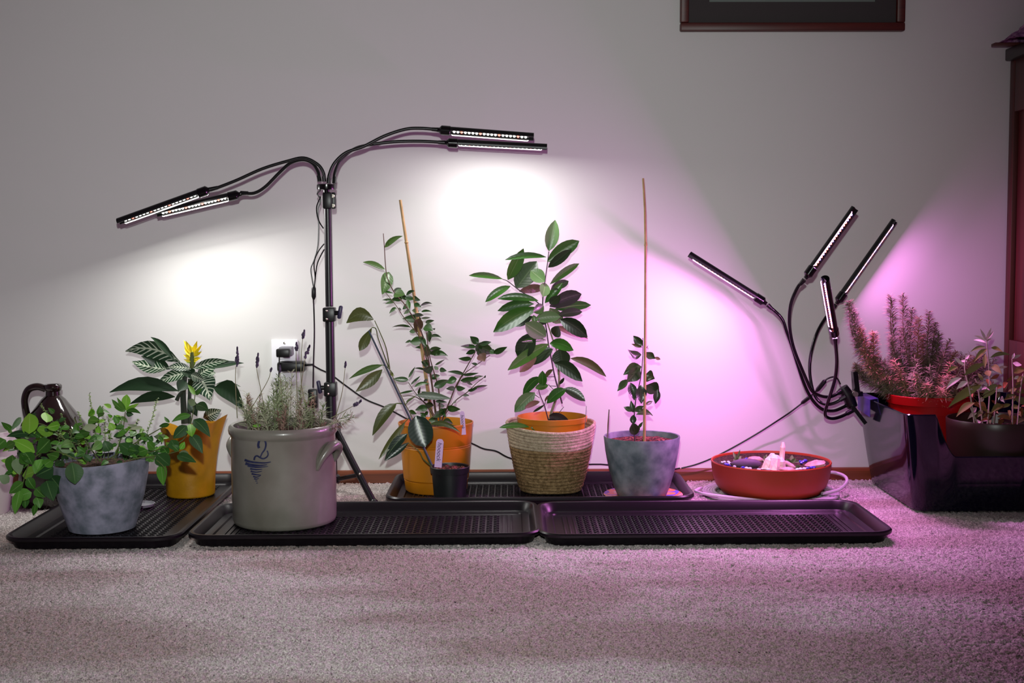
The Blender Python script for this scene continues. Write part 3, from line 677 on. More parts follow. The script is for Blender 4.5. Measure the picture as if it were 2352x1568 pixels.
for k in range(84):
    a = ls.uniform(0, 2 * math.pi); rr = 0.104 * math.sqrt(ls.random())
    b0 = CB + V((rr * math.cos(a), rr * math.sin(a), 0.212))
    fx = (b0.x - CB.x) / 0.11
    h = ls.uniform(0.035, 0.09) + (0.05 if abs(fx - 0.1) < 0.22 and ls.random() < 0.6 else 0)
    out = V((fx * ls.uniform(0.0, 0.4), (b0.y - CB.y) / 0.11 * 0.25, 1)).normalized()
    if fx > 0.6 and ls.random() < 0.5: out = V((0.9, -0.15, 0.45)).normalized(); h *= 0.85
    tip = b0 + out * h + V((ls.uniform(-.01, .01), ls.uniform(-.01, .01), 0))
    kind = 'lav_dry' if ls.random() < 0.27 else ('lav2' if ls.random() < 0.35 else 'lav')
    sprig(groups[kind], [b0, b0.lerp(tip, 0.5) + V((ls.uniform(-.004, .004), 0, 0.003)), tip], int(18 + h * 200), 0.025 if kind != 'lav_dry' else 0.014, 0.0028, ls, 0.75, jag=0.6, stemr=0.0009)
for k, mb in groups.items():
    o = mb.obj('lavender_foliage', M[k], crock, True, 0); o['kind'] = 'stuff'
for pts, tip, ln in (([(545, 960), (541, 890), (541, 850), (545, 830)], (545, 800), 0.024), ([(610, 960), (600, 900), (590, 850), (590, 835)], (593, 812), 0.020), ([(705, 940), (692, 880), (693, 800), (697, 772)], (699, 760), 0.012),
                     ([(690, 900), (698, 840), (703, 815)], (711, 795), 0.026), ([(683, 930), (680, 830), (681, 800)], (681, 788), 0.014), ([(770, 960), (786, 900), (793, 840)], (794, 832), 0.006), ([(760, 960), (790, 944), (815, 930)], (829, 920), 0.016),
                     ([(650, 950), (645, 890), (643, 850)], (643, 840), 0.008), ([(560, 965), (612, 880), (622, 850)], (624, 846), 0.005)):
    st_ = stem(crock, FULL, pts, 2.99, 0.0011, 0.0007, M['grey_stem'], 'flower_stalk')
    mb = MB(); p0 = at(*pts[-1], 2.99); p1 = at(*tip, 2.99); ax = (p1 - p0)
    for i in range(int(10 + ln * 900)):
        t = ls.random(); q = p0 - ax * 0.3 + ax * 1.35 * t
        mb.ball(q + V((ls.uniform(-1, 1), ls.uniform(-1, 1), 0)) * 0.0035 * math.sin(math.pi * min(t + .15, 1)) * (1 if ln > 0.01 else 0.4), 0.0029, 3, (0.8, 0.8, 1.4))
    mb.obj('flower_head', M['lav_flower'], st_)
leaf(crock, LM['mint_bright'], at(580, 978, 2.90), at(600, 976, 2.90), 0.008, 'ellip', 0.2)

# ================================================================ OUTLET AND ADAPTERS
oc = at(655, 828, 3.5); OW, OH = 0.072, 0.118
outl = thing('wall_outlet', 'white wall outlet plate with two sockets above the crock', 'outlet', (oc.x, -0.001, oc.z - OH / 2))
MB().box((oc.x, -0.004, oc.z), (OW, 0.006, OH), ch=0.0022).obj('cover_plate', M['white_plastic'], outl)
for s in (-1, 1): MB().box((oc.x, -0.0075, oc.z + s * 0.0195), (0.033, 0.003, 0.028), ch=0.001).obj('socket', M['white_plastic'], outl)
MB().lathe([(0.0032, 0), (0.003, 0.0012), (0.001, 0.0016)], (0, 0, 0), 12, True, True, lambda p: V((p.x, -p.z, p.y)) + V((oc.x, -0.0068, oc.z + 0.049))).obj('screw', M['steel'], outl)
pc = at(651, 810, 3.45)
ad = thing('power_adapter', 'small black cube adapter in the upper socket', 'adapter', (pc.x, -0.012, pc.z))
MB().box((pc.x + 0.004, -0.026, pc.z + 0.003), (0.036, 0.034, 0.024), ch=0.003).obj('shell', M['grey_plastic'], ad)
MB().box((pc.x, -0.052, pc.z), (0.037, 0.02, 0.023), ch=0.004).obj('face', M['black'], ad)
MB().tube([V((pc.x - 0.010, -0.058, pc.z - 0.011)), at(641, 850, 3.44), at(639, 880, 3.44), at(636, 910, 3.43), at(640, 990, 3.43), V((pc.x - 0.03, -0.1, 0.02)), V((pc.x, -0.12, 0.004))], 0.0018, 8, 6).obj('cord', M['black'], ad)
qc = at(668, 842, 3.45)
a2 = thing('power_adapter', 'long black adapter in the lower socket with cord to the right', 'adapter', (qc.x, -0.012, qc.z))
MB().box((qc.x, -0.034, qc.z), (0.074, 0.046, 0.027), ch=0.006).obj('shell', M['black'], a2)
MB().tube([V((qc.x + 0.034, -0.034, qc.z + 0.003)), at(718, 837, 3.45)], [0.004, 0.0028], 10).obj('strain_relief', M['black'], a2)
MB().tube([at(716, 837, 3.45), at(735, 848, 3.46), at(760, 860, 3.465), at(795, 886, 3.465), at(840, 917, 3.465), at(890, 938, 3.465), at(960, 975, 3.47), at(1030, 1005, 3.47), at(1078, 1016, 3.47), at(1110, 1030, 3.47), at(1140, 1036, 3.47), at(1175, 1053, 3.475), at(1260, 1072, 3.48), at(1380, 1066, 3.48), at(1500, 1082, 3.478), at(1562, 1075, 3.475)], 0.0022, 8, 6).obj('cord', M['black'], a2)

# ================================================================ GROW LAMPS
def light_bar(root, A, B, face, leds, rail_m, col, watts, rail_side=None, r=0.0108, n_led=20):
    """a bar from neck end A to tip B, shining along face; housing with end caps, board, diodes, clear rail"""
    A, B = V(A), V(B); ax = (B - A).normalized(); f = V(face); f = (f - ax * f.dot(ax)).normalized(); s = ax.cross(f).normalized()
    L = (B - A).length
    prof = [(-0.92, 0.42), (-1, 0.1)] + [(math.cos(R(a)), math.sin(R(a))) for a in range(190, 351, 20)] + [(1, 0.1), (0.92, 0.42), (0.72, 0.42), (0.72, 0.05), (-0.72, 0.05), (-0.72, 0.42)]
    n = len(prof); vs = []
    for t in (0.03, L - 0.016):
        for x, y in prof: vs.append(A + ax * t + s * (x * r) + f * (y * r))
    fs = [(i, (i + 1) % n, n + (i + 1) % n, n + i) for i in range(n)]
    h = MB().add(vs, fs).obj('light_bar', M['black'], root)
    MB().tube([A, A + ax * 0.006, A + ax * 0.012, A + ax * 0.034, A + ax * 0.036], [0.005, 0.006, r * 1.14, r * 1.14, r * 0.95], 14).obj('end_cap', M['black_gloss'], h)
    MB().tube([B - ax * 0.026, B - ax * 0.024, B - ax * 0.004, B], [r * 0.95, r * 1.14, r * 1.14, r * 0.85], 14).obj('end_cap', M['black_gloss'], h)
    t0, t1 = 0.040, L - 0.031
    MB().box(A + ax * (t0 + t1) / 2 + f * (0.09 * r), (0.0008, 0.0008, 0.0008)).obj('board', M['board'], h)
    bo = h.children[-1]; bo.data.clear_geometry()
    bv = [A + ax * t + s * q * r * 0.7 + f * 0.1 * r for t, q in ((t0 - .004, -1), (t1 + .004, -1), (t1 + .004, 1), (t0 - .004, 1))]
    bo.data.from_pydata([tuple(p - base_of(h)) for p in bv], [], [(0, 1, 2, 3)]); bo.data.update()
    me = None
    rotm = Matrix((ax, s, f)).transposed()
    for lm in dict.fromkeys(leds):
        mb = MB()
        vs = [(0, 0, 0.0042)]; k = 8
        for rr, z in ((0.0027, 0.0036), (0.0042, 0.0016), (0.0045, 0)): vs += [(rr * math.cos(2 * math.pi * i / k), rr * math.sin(2 * math.pi * i / k), z) for i in range(k)]
        fs = [(0, 1 + i, 1 + (i + 1) % k) for i in range(k)] + [(1 + q * k + i, 1 + (q + 1) * k + i, 1 + (q + 1) * k + (i + 1) % k, 1 + q * k + (i + 1) % k) for q in range(2) for i in range(k)]
        mb.add([rotm @ V(p) for p in vs], fs); meshes.setdefault((lm, id(h)), mb.mesh('led', M[lm]))
    for i in range(n_led):
        lm = leds[i % len(leds)]
        o = bpy.data.objects.new('led', meshes[(lm, id(h))]); C.objects.link(o); o.parent = h
        o.scale = (0.8, 0.8, 0.8)
        o.location = A + ax * (t0 + (t1 - t0) * (i + 0.5) / n_led) + f * (0.12 * r) - base_of(h)
    if rail_side is not None:
        q = s * rail_side * r * 0.86 + f * r * 0.62
        MB().tube([A + ax * (t0 - .002) + q - f * 0.002, A + ax * t0 + q, A + ax * t1 + q, A + ax * (t1 + .002) + q - f * 0.002], 0.0013, 6).obj('lens_rail', M[rail_m], h)
    ld = bpy.data.lights.new('bar_light', 'AREA'); ld.shape = 'RECTANGLE'; ld.size = t1 - t0; ld.size_y = 0.008; ld.energy = watts; ld.color = col
    lo = bpy.data.objects.new('bar_light', ld); C.objects.link(lo); lo.parent = root
    mt = Matrix((ax, f.cross(ax) * -1, -f)).transposed()
    if mt.determinant() < 0: mt = Matrix((ax, f.cross(ax), -f)).transposed()
    lo.matrix_local = Matrix.Translation(A + ax * (t0 + t1) / 2 + f * 0.0075 - base_of(root)) @ mt.to_4x4()
    return h
meshes = {}
# --- white lamp on tripod stand ----------------------------------------------------
PD = 3.25
pt = at(752, 440, PD); PX, PY = pt.x, pt.y
foot = at(862, 1146, 3.16)
lamp = thing('grow_lamp', 'tripod grow lamp with four white LED bars on goosenecks', 'lamp', (PX, PY, 0))
def zpole(py): return at(755, py, PD).z
ztop, zclamp, zmid, zlow = zpole(440), zpole(478), zpole(722), zpole(893)
MB().tube([(PX, PY, zmid + 0.02), (PX, PY, zclamp)], 0.0098, 16).obj('upper_pole', M['pole'], lamp)
MB().tube([(PX, PY, zlow), (PX, PY, zmid)], 0.0115, 16).obj('middle_pole', M['pole'], lamp)
MB().tube([(PX, PY, 0.06), (PX, PY, zlow)], 0.0135, 16).obj('lower_pole', M['pole'], lamp)
for z, sg, kd in ((zmid, 1, 0.036), (zlow, -1, 0.03)):
    col_ = MB().box((PX, PY, z), (0.031, 0.032, 0.036), ch=0.003).obj('locking_collar', M['black'], lamp)
    MB().tube([(PX + sg * 0.012, PY - 0.006, z + 0.004), (PX + sg * 0.024, PY - 0.008, z + 0.004)], 0.006, 10).obj('knob_shaft', M['black'], col_)
    kb = MB(); kb.box((PX + sg * 0.028, PY - 0.008, z + 0.006), (0.010, 0.014, 0.034), Matrix.Rotation(R(10 * sg), 3, 'Y'), 0.004); kb.obj('wing_knob', M['knob'], col_)
    for dz in (-0.011, 0.010): MB().ball((PX - 0.004, PY - 0.0165, z + dz), 0.0032, 5).obj('bolt', M['steel'], col_)
cl_ = MB().box((PX + 0.001, PY, (ztop + zclamp) / 2 - 0.002), (0.024, 0.03, ztop - zclamp + 0.0), ch=0.004)
cl_.box((PX + 0.0145, PY, (ztop + zclamp) / 2 - 0.002), (0.014, 0.012, ztop - zclamp), ch=0.004)
cm = cl_.obj('clamp', M['black'], lamp)
for dz in (0.28, -0.30):
    MB().lathe([(0.0052, 0), (0.0052, 0.003), (0.0042, 0.0042), (0.002, 0.0042), (0.0015, 0.003)], (0, 0, 0), 16, True, True, lambda p: V((p.x, -p.z, p.y)) + V((PX + 0.0145, PY - 0.006, (ztop + zclamp) / 2 - 0.002 + dz * (ztop - zclamp)))).obj('screw', M['steel'], cm)
MB().lathe([(0.008, -0.004), (0.009, 0.004), (0.024, 0.005), (0.0245, 0.007), (0.0245, 0.017), (0.023, 0.0185), (0.006, 0.0185)], (PX - 0.002, PY, ztop), 28, True, True).obj('hub', M['black_gloss'], lamp)
hubz = ztop + 0.018
for k in range(3):
    a = R((-28, 95, 215)[k]); d = V((math.cos(a), math.sin(a), 0)); d.y *= 0.55 if d.y > 0 else 1
    if k == 0: d = V((foot.x - PX, foot.y - PY, 0)); rad = d.length; d.normalize()
    else: d.normalize(); rad = 0.14 if k == 1 else 0.2
    lg = MB().tube([V((PX, PY, 0.183)) + d * 0.018, V((PX, PY, 0.10)) + d * rad * 0.52, V((PX, PY, 0.012)) + d * rad * 0.96], 0.0085, 10).obj('leg', M['black'], lamp)
    MB().ball(V((PX, PY, 0.011)) + d * rad * 0.97, 0.011, 6).obj('rubber_foot', M['black'], lg)
    MB().tube([V((PX, PY, 0.055)) + d * 0.012, V((PX, PY, 0.0775)) + d * rad * 0.66], 0.0055, 8).obj('brace', M['black'], lamp)
    MB().ball(V((PX, PY, 0.08)) + d * rad * 0.66 + V((0, -0.008, 0)), 0.0035, 5).obj('rivet', M['steel'], lg)
MB().lathe([(0.02, 0.168), (0.024, 0.172), (0.024, 0.2), (0.02, 0.206), (0.0135, 0.21)], (PX, PY, 0), 20, True, True).obj('leg_hub', M['black'], lamp)
MB().lathe([(0.014, 0.045), (0.02, 0.048), (0.02, 0.064), (0.014, 0.068)], (PX, PY, 0), 20, True, True).obj('brace_collar', M['black'], lamp)
WLED = ['led_white', 'led_white', 'led_red', 'led_white', 'led_white']
wc = (1.0, 0.98, 0.95)
K = Crop(220, 260, 3.136); K3 = Crop(740, 260, 4.2)
bars = [([(1645, 480), (1640, 430), (1600, 370), (1500, 322), (1380, 345), (1200, 400), (1020, 480), (880, 535), (840, 545)], K, (830, 545), (120, 800), 3.25, 3.27, (0.12, -0.16, -1), -1, 3.25),
        ([(1612, 480), (1600, 420), (1560, 360), (1490, 335), (1400, 360), (1320, 430), (1220, 530), (1140, 575), (1060, 575)], K, (1050, 580), (390, 735), 3.30, 3.31, (0.05, -0.42, -1), -1, 3.255),
        ([(62, 660), (70, 590), (120, 480), (230, 380), (400, 320), (600, 220), (800, 155), (950, 145), (1110, 158)], K3, (1105, 160), (2100, 235), 3.26, 3.24, (0, -0.55, -1), 1, 3.25),
        ([(116, 660), (125, 570), (180, 450), (300, 350), (450, 305), (700, 275), (950, 270), (1170, 282)], K3, (1175, 283), (2228, 338), 3.31, 3.31, (0, 0.02, -1), -1, 3.26)]
for path, kk, a_, b_, d0, d1, face, rs, dh in bars:
    n = len(path); P = [kk.p(x, y, dh + (d0 - dh) * i / (n - 1)) for i, (x, y) in enumerate(path)]
    g = MB().tube(P, 0.0042, 10, 6).obj('gooseneck', M['black'], lamp)
    MB().tube([P[0] - V((0, 0, 0.004)), P[0].lerp(P[1], 0.5)], 0.0056, 10).obj('neck_sleeve', M['black'], g)
    MB().tube([P[-1] + (P[-2] - P[-1]).normalized() * 0.014, P[-1] + (P[-1] - P[-2]).normalized() * 0.006], [0.0048, 0.006], 10).obj('neck_sleeve', M['black'], g)
    light_bar(lamp, kk.p(*a_, d0), kk.p(*b_, d1), face, WLED, 'rail_white', wc, WHITE_W * (0.5 if face[1] < -0.5 else 1.15 if face[1] < -0.1 else 1.15), rs)
MB().tube([V((PX - 0.018, PY, ztop + 0.003)), K.p(1595, 580, 3.26), K.p(1620, 625, 3.26), K.p(1600, 700, 3.26), K.p(1605, 800, 3.26), K.p(1600, 950, 3.26), K.p(1575, 1050, 3.26), K.p(1550, 1120, 3.26), K.p(1560, 1200, 3.26), K.p(1570, 1260, 3.26)], 0.0017, 6, 5).obj('cable', M['black'], lamp)
MB().tube([K.p(1620, 600, 3.26), K.p(1590, 680, 3.255), K.p(1605, 770, 3.255), K.p(1640, 830, 3.255)], 0.0017, 6, 5).obj('cable', M['black'], lamp)
MB().tube([K.p(1645, 940, 3.25), K.p(1600, 1000, 3.25), K.p(1572, 1080, 3.25), K.p(1580, 1180, 3.25), K.p(1572, 1260, 3.25)], 0.0017, 6, 5).obj('cable', M['black'], lamp)
MB().tube([K.p(1645, 980, 3.25), K.p(1600, 1070, 3.25), K.p(1585, 1150, 3.25), K.p(1574, 1250, 3.25)], 0.0017, 6, 5).obj('cable', M['black'], lamp)
MB().tube([K.p(1570, 1245, 3.26), K.p(1570, 1260, 3.26), K.p(1570, 1320, 3.26), K.p(1570, 1342, 3.26)], [0.003, 0.0058, 0.0058, 0.0025], 10).obj('inline_switch', M['black'], lamp)
MB().tube([at(720, 685, 3.26), at(722, 760, 3.27), at(720, 830, 3.28), at(719, 890, 3.29)], 0.0019, 6, 5).obj('cable', M['black'], lamp)
q = at(719, 915, 3.29)
MB().box(q, (0.025, 0.018, 0.05), ch=0.004).obj('controller', M['black'], lamp)
MB().tube([q - V((0, 0, 0.02)), q - V((-0.005, 0, 0.12)), V((q.x + 0.01, q.y + 0.02, 0.006))], 0.0019, 6, 5).obj('cable', M['black'], lamp)

# ================================================================ ORANGE POT, LEFT, WITH SHRUB
LM['shrub'] = leaf_mat('small_shrub_leaf', lin(32, 62, 26), lin(54, 90, 38), lin(66, 100, 54), 0.35, 0.5)
LM['shrub_bright'] = leaf_mat('bright_shrub_leaf', lin(58, 96, 40), lin(84, 116, 52), lin(110, 140, 80), 0.35, 0.5)
LM['shrub_red'] = leaf_mat('reddish_leaf', lin(96, 70, 58), lin(110, 84, 60), None, 0.45, 0.4)
c = at(1002, 1080, 3.355); OB = V((c.x, c.y, TF))
def orange_pot(root, B, s, m):
    MB().lathe([(0.078 * s, 0), (0.082 * s, 0.004), (0.085 * s, 0.03), (0.0835 * s, 0.031), (0.0865 * s, 0.034), (0.093 * s, 0.118), (0.0915 * s, 0.1195), (0.0935 * s, 0.123), (0.092 * s, 0.1245), (0.0945 * s, 0.128), (0.098 * s, 0.176), (0.0995 * s, 0.177), (0.0995 * s, 0.181), (0.097 * s, 0.1815), (0.0945 * s, 0.17), (0.092 * s, 0.13)], B, 64, True, True).obj('pot', m, root)
    soil_disc(root, B, 0.0945 * s, B.z + 0.160, M['soil'])
blu = thing('potted_shrub', 'small-leaved shrub in an orange plastic pot on the back tray', 'potted plant', OB)
orange_pot(blu, OB, 1.0, M['orange'])
A_ = Crop(780, 440, 3.7325); B_ = Crop(780, 760, 3.7325); ws = M['wood_stem']
for pts, r0, r1 in (([(375, 358), (384, 480), (398, 680), (425, 780), (480, 880), (545, 950), (620, 1060), (700, 1200), (755, 1400), (800, 1700), (838, 1990)], 0.0010, 0.0024), ([(390, 860), (480, 970), (545, 1070), (620, 1160), (690, 1260), (750, 1450), (790, 1650), (830, 1990)], 0.0008, 0.0022),
                    ([(740, 1190), (770, 1400), (810, 1550), (850, 1700), (862, 1990)], 0.0010, 0.0022), ([(1165, 1370), (1080, 1520), (1000, 1660), (950, 1780), (865, 1990)], 0.0012, 0.0022), ([(1290, 1400), (1180, 1480), (1060, 1570), (1000, 1680)], 0.0009, 0.0014)):
    stem(blu, A_, pts, 3.35, r0, r1, ws)
for pts in ([(1240, 395), (1170, 450), (1100, 520), (980, 610), (870, 770)], [(590, 440), (650, 530), (730, 620), (830, 770)], [(540, 560), (640, 560), (760, 640), (840, 780)]): stem(blu, B_, pts, 3.36, 0.0009, 0.0016, ws)
br, rd = LM['shrub_bright'], LM['shrub_red']
leaves(blu, A_, LM['shrub'], [
    (385, 480, 540, 380, 48, 22, br), (390, 665, 200, 605, 48, 18, br), (425, 690, 365, 880, 108, 0, br), (460, 850, 530, 828, 35), (470, 870, 560, 885, 80, 0, br), (385, 855, 460, 870, 20), (570, 890, 645, 850, 30, 12), (540, 905, 445, 925, 50), (470, 940, 365, 930, 25, 8), (470, 940, 390, 962, 25),
    (490, 1000, 425, 1045, 30, 10), (500, 1000, 530, 1015, 22), (630, 905, 692, 930, 42), (560, 910, 645, 920, 45), (690, 980, 793, 960, 24, 16), (700, 1030, 792, 1030, 20, 12), (600, 1010, 548, 1050, 32), (620, 1020, 682, 1025, 36), (700, 1088, 540, 1090, 72), (700, 1085, 780, 1080, 22), (690, 1085, 660, 1205, 85, 0, rd),
    (735, 1120, 812, 1104, 32), (610, 1160, 450, 1160, 22, 14), (730, 1150, 800, 1190, 75), (800, 1180, 820, 1170, 20), (660, 1190, 598, 1200, 42), (770, 1252, 875, 1252, 28, 20), (712, 1275, 605, 1290, 78), (612, 1275, 562, 1295, 22), (745, 1330, 648, 1335, 32), (770, 1350, 870, 1345, 46), (740, 1305, 750, 1390, 55, 0, br), (803, 1400, 930, 1410, 48, 22), (762, 1462, 712, 1450, 42), (818, 1485, 902, 1438, 20),
    (1190, 1300, 1118, 1240, 64), (1170, 1330, 1036, 1325, 38), (1200, 1310, 1300, 1288, 42), (1190, 1325, 1322, 1380, 92), (1165, 1360, 1083, 1390, 44), (1130, 1430, 1018, 1430, 40), (1200, 1390, 1245, 1455, 90, 0, rd), (1320, 1385, 1437, 1330, 52), (1185, 1480, 1130, 1470, 24), (1180, 1350, 1245, 1400, 72), (1215, 1290, 1170, 1370, 60), (1290, 1360, 1330, 1390, 50),
    (600, 960, 540, 1010, 40), (640, 960, 700, 990, 40), (580, 930, 600, 1010, 40), (520, 890, 600, 930, 40), (640, 1050, 720, 1060, 35), (760, 1190, 770, 1290, 50), (690, 1240, 740, 1330, 50)], 3.35, 'ovate', 0.05, 0.5, 0.3)
leaves(blu, B_, LM['shrub'], [
    (742, 340, 638, 320, 20, 10), (590, 400, 648, 305, 22), (592, 420, 458, 410, 48), (610, 460, 692, 385, 22), (640, 480, 772, 455, 30, 18), (858, 328, 918, 342, 42), (730, 350, 800, 300, 72), (815, 330, 840, 305, 45), (808, 475, 932, 420, 70), (632, 510, 495, 540, 20), (570, 612, 645, 560, 20), (720, 440, 760, 405, 22),
    (675, 540, 692, 478, 22), (755, 655, 648, 678, 64), (598, 680, 660, 712, 38), (820, 602, 922, 610, 28), (922, 662, 1036, 670, 58), (905, 690, 850, 680, 75), (760, 690, 728, 725, 30), (842, 770, 762, 762, 64), (875, 790, 972, 795, 55, 20), (865, 660, 915, 745, 34), (735, 625, 805, 640, 55),
    (1070, 372, 925, 350, 32, 10), (1060, 378, 1192, 360, 28), (1035, 425, 1192, 400, 48), (1005, 410, 918, 445, 64), (990, 490, 912, 495, 42), (1000, 490, 1078, 490, 48), (1080, 430, 1140, 462, 24), (1150, 392, 1232, 386, 22), (1140, 492, 1268, 465, 34), (1100, 512, 1182, 490, 28), (1060, 550, 1112, 555, 26), (1240, 402, 1252, 378, 16), (1000, 600, 968, 622, 18),
    (780, 200, 860, 150, 40), (760, 300, 700, 260, 45), (780, 400, 860, 380, 50), (800, 540, 720, 600, 50), (840, 560, 900, 590, 45), (780, 560, 700, 520, 40), (860, 700, 800, 740, 55), (840, 640, 900, 640, 40), (740, 740, 690, 700, 45), (770, 150, 740, 220, 60, 0, br)], 3.34, 'ovate', 0.05, 0.5, 0.3)
def stake(label, crop, pts, D0, D1, r, nodes=2, m='cane', name='bamboo_stake'):
    n = len(pts); P = [crop.p(x, y, D0 + (D1 - D0) * i / (n - 1)) for i, (x, y) in enumerate(pts)]
    mb = MB().tube(P, [r * (1.15 - 0.3 * i / (n - 1)) for i in range(n)], 10, 3 if n > 2 else 0)
    for k in range(nodes):
        t = (k + 0.6) / (nodes + 0.2); q = P[0].lerp(P[-1], t) if n == 2 else P[0].lerp(P[1], t) if t < 1 else P[1]
        ax = (P[-1] - P[0]).normalized(); mb.tube([q - ax * 0.003, q, q + ax * 0.003], [r * 1.0, r * 1.3, r * 0.95], 10)
    return solo(name, mb, M[m], label, 'stake', P[0])
stake('slanted bamboo stake standing in the left orange pot', B_, [(800, 800), (520, -1124)], 3.365, 3.36, 0.0044, 3)
def tag_obj(label, quad, D, text, size, tilt):
    """plastic label with handwriting running down it; quad = bottom, top centre pixels, width px"""
    b0, t0 = at(*quad[0], D), at(*quad[1], D); wd = quad[2] * m_per_px(D); up = (t0 - b0); h = up.length; up.normalize()
    s = up.cross(V((0, 1, 0))).normalized(); s = -s if s.x < 0 else s; nrm = V((0, -1, 0))
    g = thing('plant_tag', label, 'plant tag', b0)
    prof = [(-1, 0), (1, 0), (1, 0.9), (0.72, 0.975), (0.3, 1), (-0.3, 1), (-0.72, 0.975), (-1, 0.9)]; n = len(prof)
    vs = [b0 + s * (x * wd / 2) + up * (y * h) + nrm * e for e in (0.0006, -0.0006) for x, y in prof]
    MB().add(vs, [list(range(n)), [n + i for i in range(n)][::-1]] + [(i, n + i, n + (i + 1) % n, (i + 1) % n) for i in range(n)]).obj('label', M['tagm'], g, False)
    cu = bpy.data.curves.new('handwriting', 'FONT'); cu.body = text; cu.size = size; cu.align_x = 'CENTER'; cu.align_y = 'CENTER'; cu.shear = 0.25; cu.extrude = 0.0001
    tmp = bpy.data.objects.new('handwriting_curve', cu); me = bpy.data.meshes.new_from_object(tmp); bpy.data.objects.remove(tmp)
    me.materials.clear(); me.materials.append(M['ink']); o = bpy.data.objects.new('handwriting', me); C.objects.link(o); o.parent = g
    mt = Matrix((-up, s, nrm)).transposed()
    o.matrix_local = Matrix.Translation(up * h * 0.56 + nrm * 0.001) @ mt.to_4x4()
    return g
tag_obj('lilac handwritten tag at the rim of the left orange pot', ((1065, 998), (1061, 944), 11), 3.29, 'hooock', 0.012, 0)
# --- black nursery pot with long-leaved cutting ---------------------------------------
LM['hoya'] = leaf_mat('long_olive_leaf', lin(74, 84, 38), lin(92, 98, 46), lin(104, 114, 62), 0.35, 0.5)
LM['hoya_dark'] = leaf_mat('dark_oval_leaf', lin(24, 46, 32), lin(30, 54, 38), lin(110, 130, 90), 0.3, 0.5)
LM['hoya_light'] = leaf_mat('grey_green_leaf', lin(84, 104, 82), lin(96, 116, 90), None, 0.4, 0.5)
c = at(1033, 1100, 3.205); NB = V((c.x, c.y, TF))
hoy = thing('potted_cutting', 'long-leaved climbing cutting in a small black nursery pot', 'potted plant', NB)
MB().lathe([(0.037, 0), (0.040, 0.003), (0.0455, 0.072), (0.0485, 0.0725), (0.0505, 0.088), (0.0495, 0.0895), (0.0475, 0.088), (0.045, 0.07)], NB, 40, True, True).obj('pot', M['nursery'], hoy)
soil_disc(hoy, NB, 0.0465, NB.z + 0.081, M['soil_red'])
for pts in ([(790, 1170), (740, 1050), (690, 940), (620, 740), (560, 620), (480, 450), (425, 325), (370, 290)], [(430, 325), (400, 150), (345, 10), (300, -90)], [(420, 310), (380, 200), (330, 60), (310, -20), (275, -30)], [(790, 1160), (720, 1100), (680, 1030), (590, 960)], [(560, 625), (500, 620), (470, 625)], [(650, 560), (600, 590), (560, 640)], [(600, 740), (560, 780)]):
    stem(hoy, B_, pts, 3.20, 0.0018, 0.0011, M['green_stem'])
ho, hd, hl = LM['hoya'], LM['hoya_dark'], LM['hoya_light']
leaves(hoy, A_, ho, [(292, 1095, 58, 1125, 120, 62, None, 'ellip'), (275, 1168, 170, 1365, 88, 0, None, 'obov')], 3.20, 'lance', 0.01, 0.15, 0.2)
leaves(hoy, B_, ho, [(372, 290, 80, 410, 55, 18, LM['shrub_bright']), (366, 330, 138, 520, 100, -8), (432, 328, 470, 385, 26, -20), (486, 622, 282, 895, 96, 45, None, 'ellip'), (565, 775, 335, 1100, 62, 0, None, 'ellip'), (582, 880, 385, 1110, 85, 30, hd), (592, 955, 392, 1112, 55, 0, hd),
    (655, 725, 735, 995, 215, 0, hd, 'round'), (650, 548, 962, 582, 68, 8, hl), (770, 800, 1036, 872, 48, 40)], 3.17, 'lance', 0.015, 0.15, 0.22)
stake('straight blue-grey stake leaning left out of the black nursery pot', B_, [(792, 1150), (250, -4)], 3.20, 3.20, 0.0026, 0, 'slate_stake', 'plant_stake')
tag_obj('lilac handwritten tag standing in the black nursery pot', ((1006, 1073), (1011, 1008), 17), 3.175, 'hooock', 0.0155, 0)

# ================================================================ BASKET WITH ORANGE POT
c = at(1265, 1080, 3.345); BB = V((c.x, c.y, TF))
bas = thing('woven_basket', 'round coiled basket, cream above and straw-coloured below', 'basket', BB)
NR = 21
for i in range(NR):
    t = i / (NR - 1); z = 0.006 + 0.168 * t; r = 0.078 + 0.030 * (t ** 0.7) + 0.007 * t
    mb = MB(); pts = []
    for k in range(41):
        a = 2 * math.pi * k / 40; pts.append(BB + V((r * math.cos(a), r * math.sin(a), z + 0.0012 * math.sin(a * 3 + i) + (0.006 * math.sin(a - 0.3) + 0.004 * math.cos(2 * a)) * t ** 3)))
    mb.tube(pts, 0.0047 + 0.0006 * (i % 2), 8, 0, False); mb.obj('coil', M['rope_cream'] if i >= NR - 7 else M['rope_tan'], bas)
MB().lathe([(0.076, 0.003), (0.02, 0.003)], BB, 32, False, True).obj('bottom', M['rope_tan'], bas)
OB2 = BB + V((0.0, 0.0, 0.006))
ora = thing('potted_tree', 'large-leaved seedling tree in an orange pot inside the coiled basket', 'potted plant', OB2)
OP = V((OB2.x + 0.004, OB2.y - 0.004, OB2.z + 0.008))
MB().lathe([(0.062, 0), (0.066, 0.004), (0.088, 0.168), (0.0915, 0.169), (0.0925, 0.182), (0.090, 0.183), (0.088, 0.17), (0.085, 0.13)], OP, 56, True, True).obj('pot', M['orange'], ora)
soil_disc(ora, OP, 0.087, OP.z + 0.155, M['soil'])
LM['tree'] = leaf_mat('broad_leaf', lin(38, 82, 26), lin(62, 114, 36), lin(88, 128, 62), 0.3, 0.5)
LM['tree_dark'] = leaf_mat('dark_broad_leaf', lin(34, 48, 30), lin(46, 62, 38), lin(60, 76, 50), 0.3, 0.5)
LM['tree_light'] = leaf_mat('pale_broad_leaf', lin(84, 120, 68), lin(100, 136, 82), lin(128, 154, 108), 0.35, 0.5)
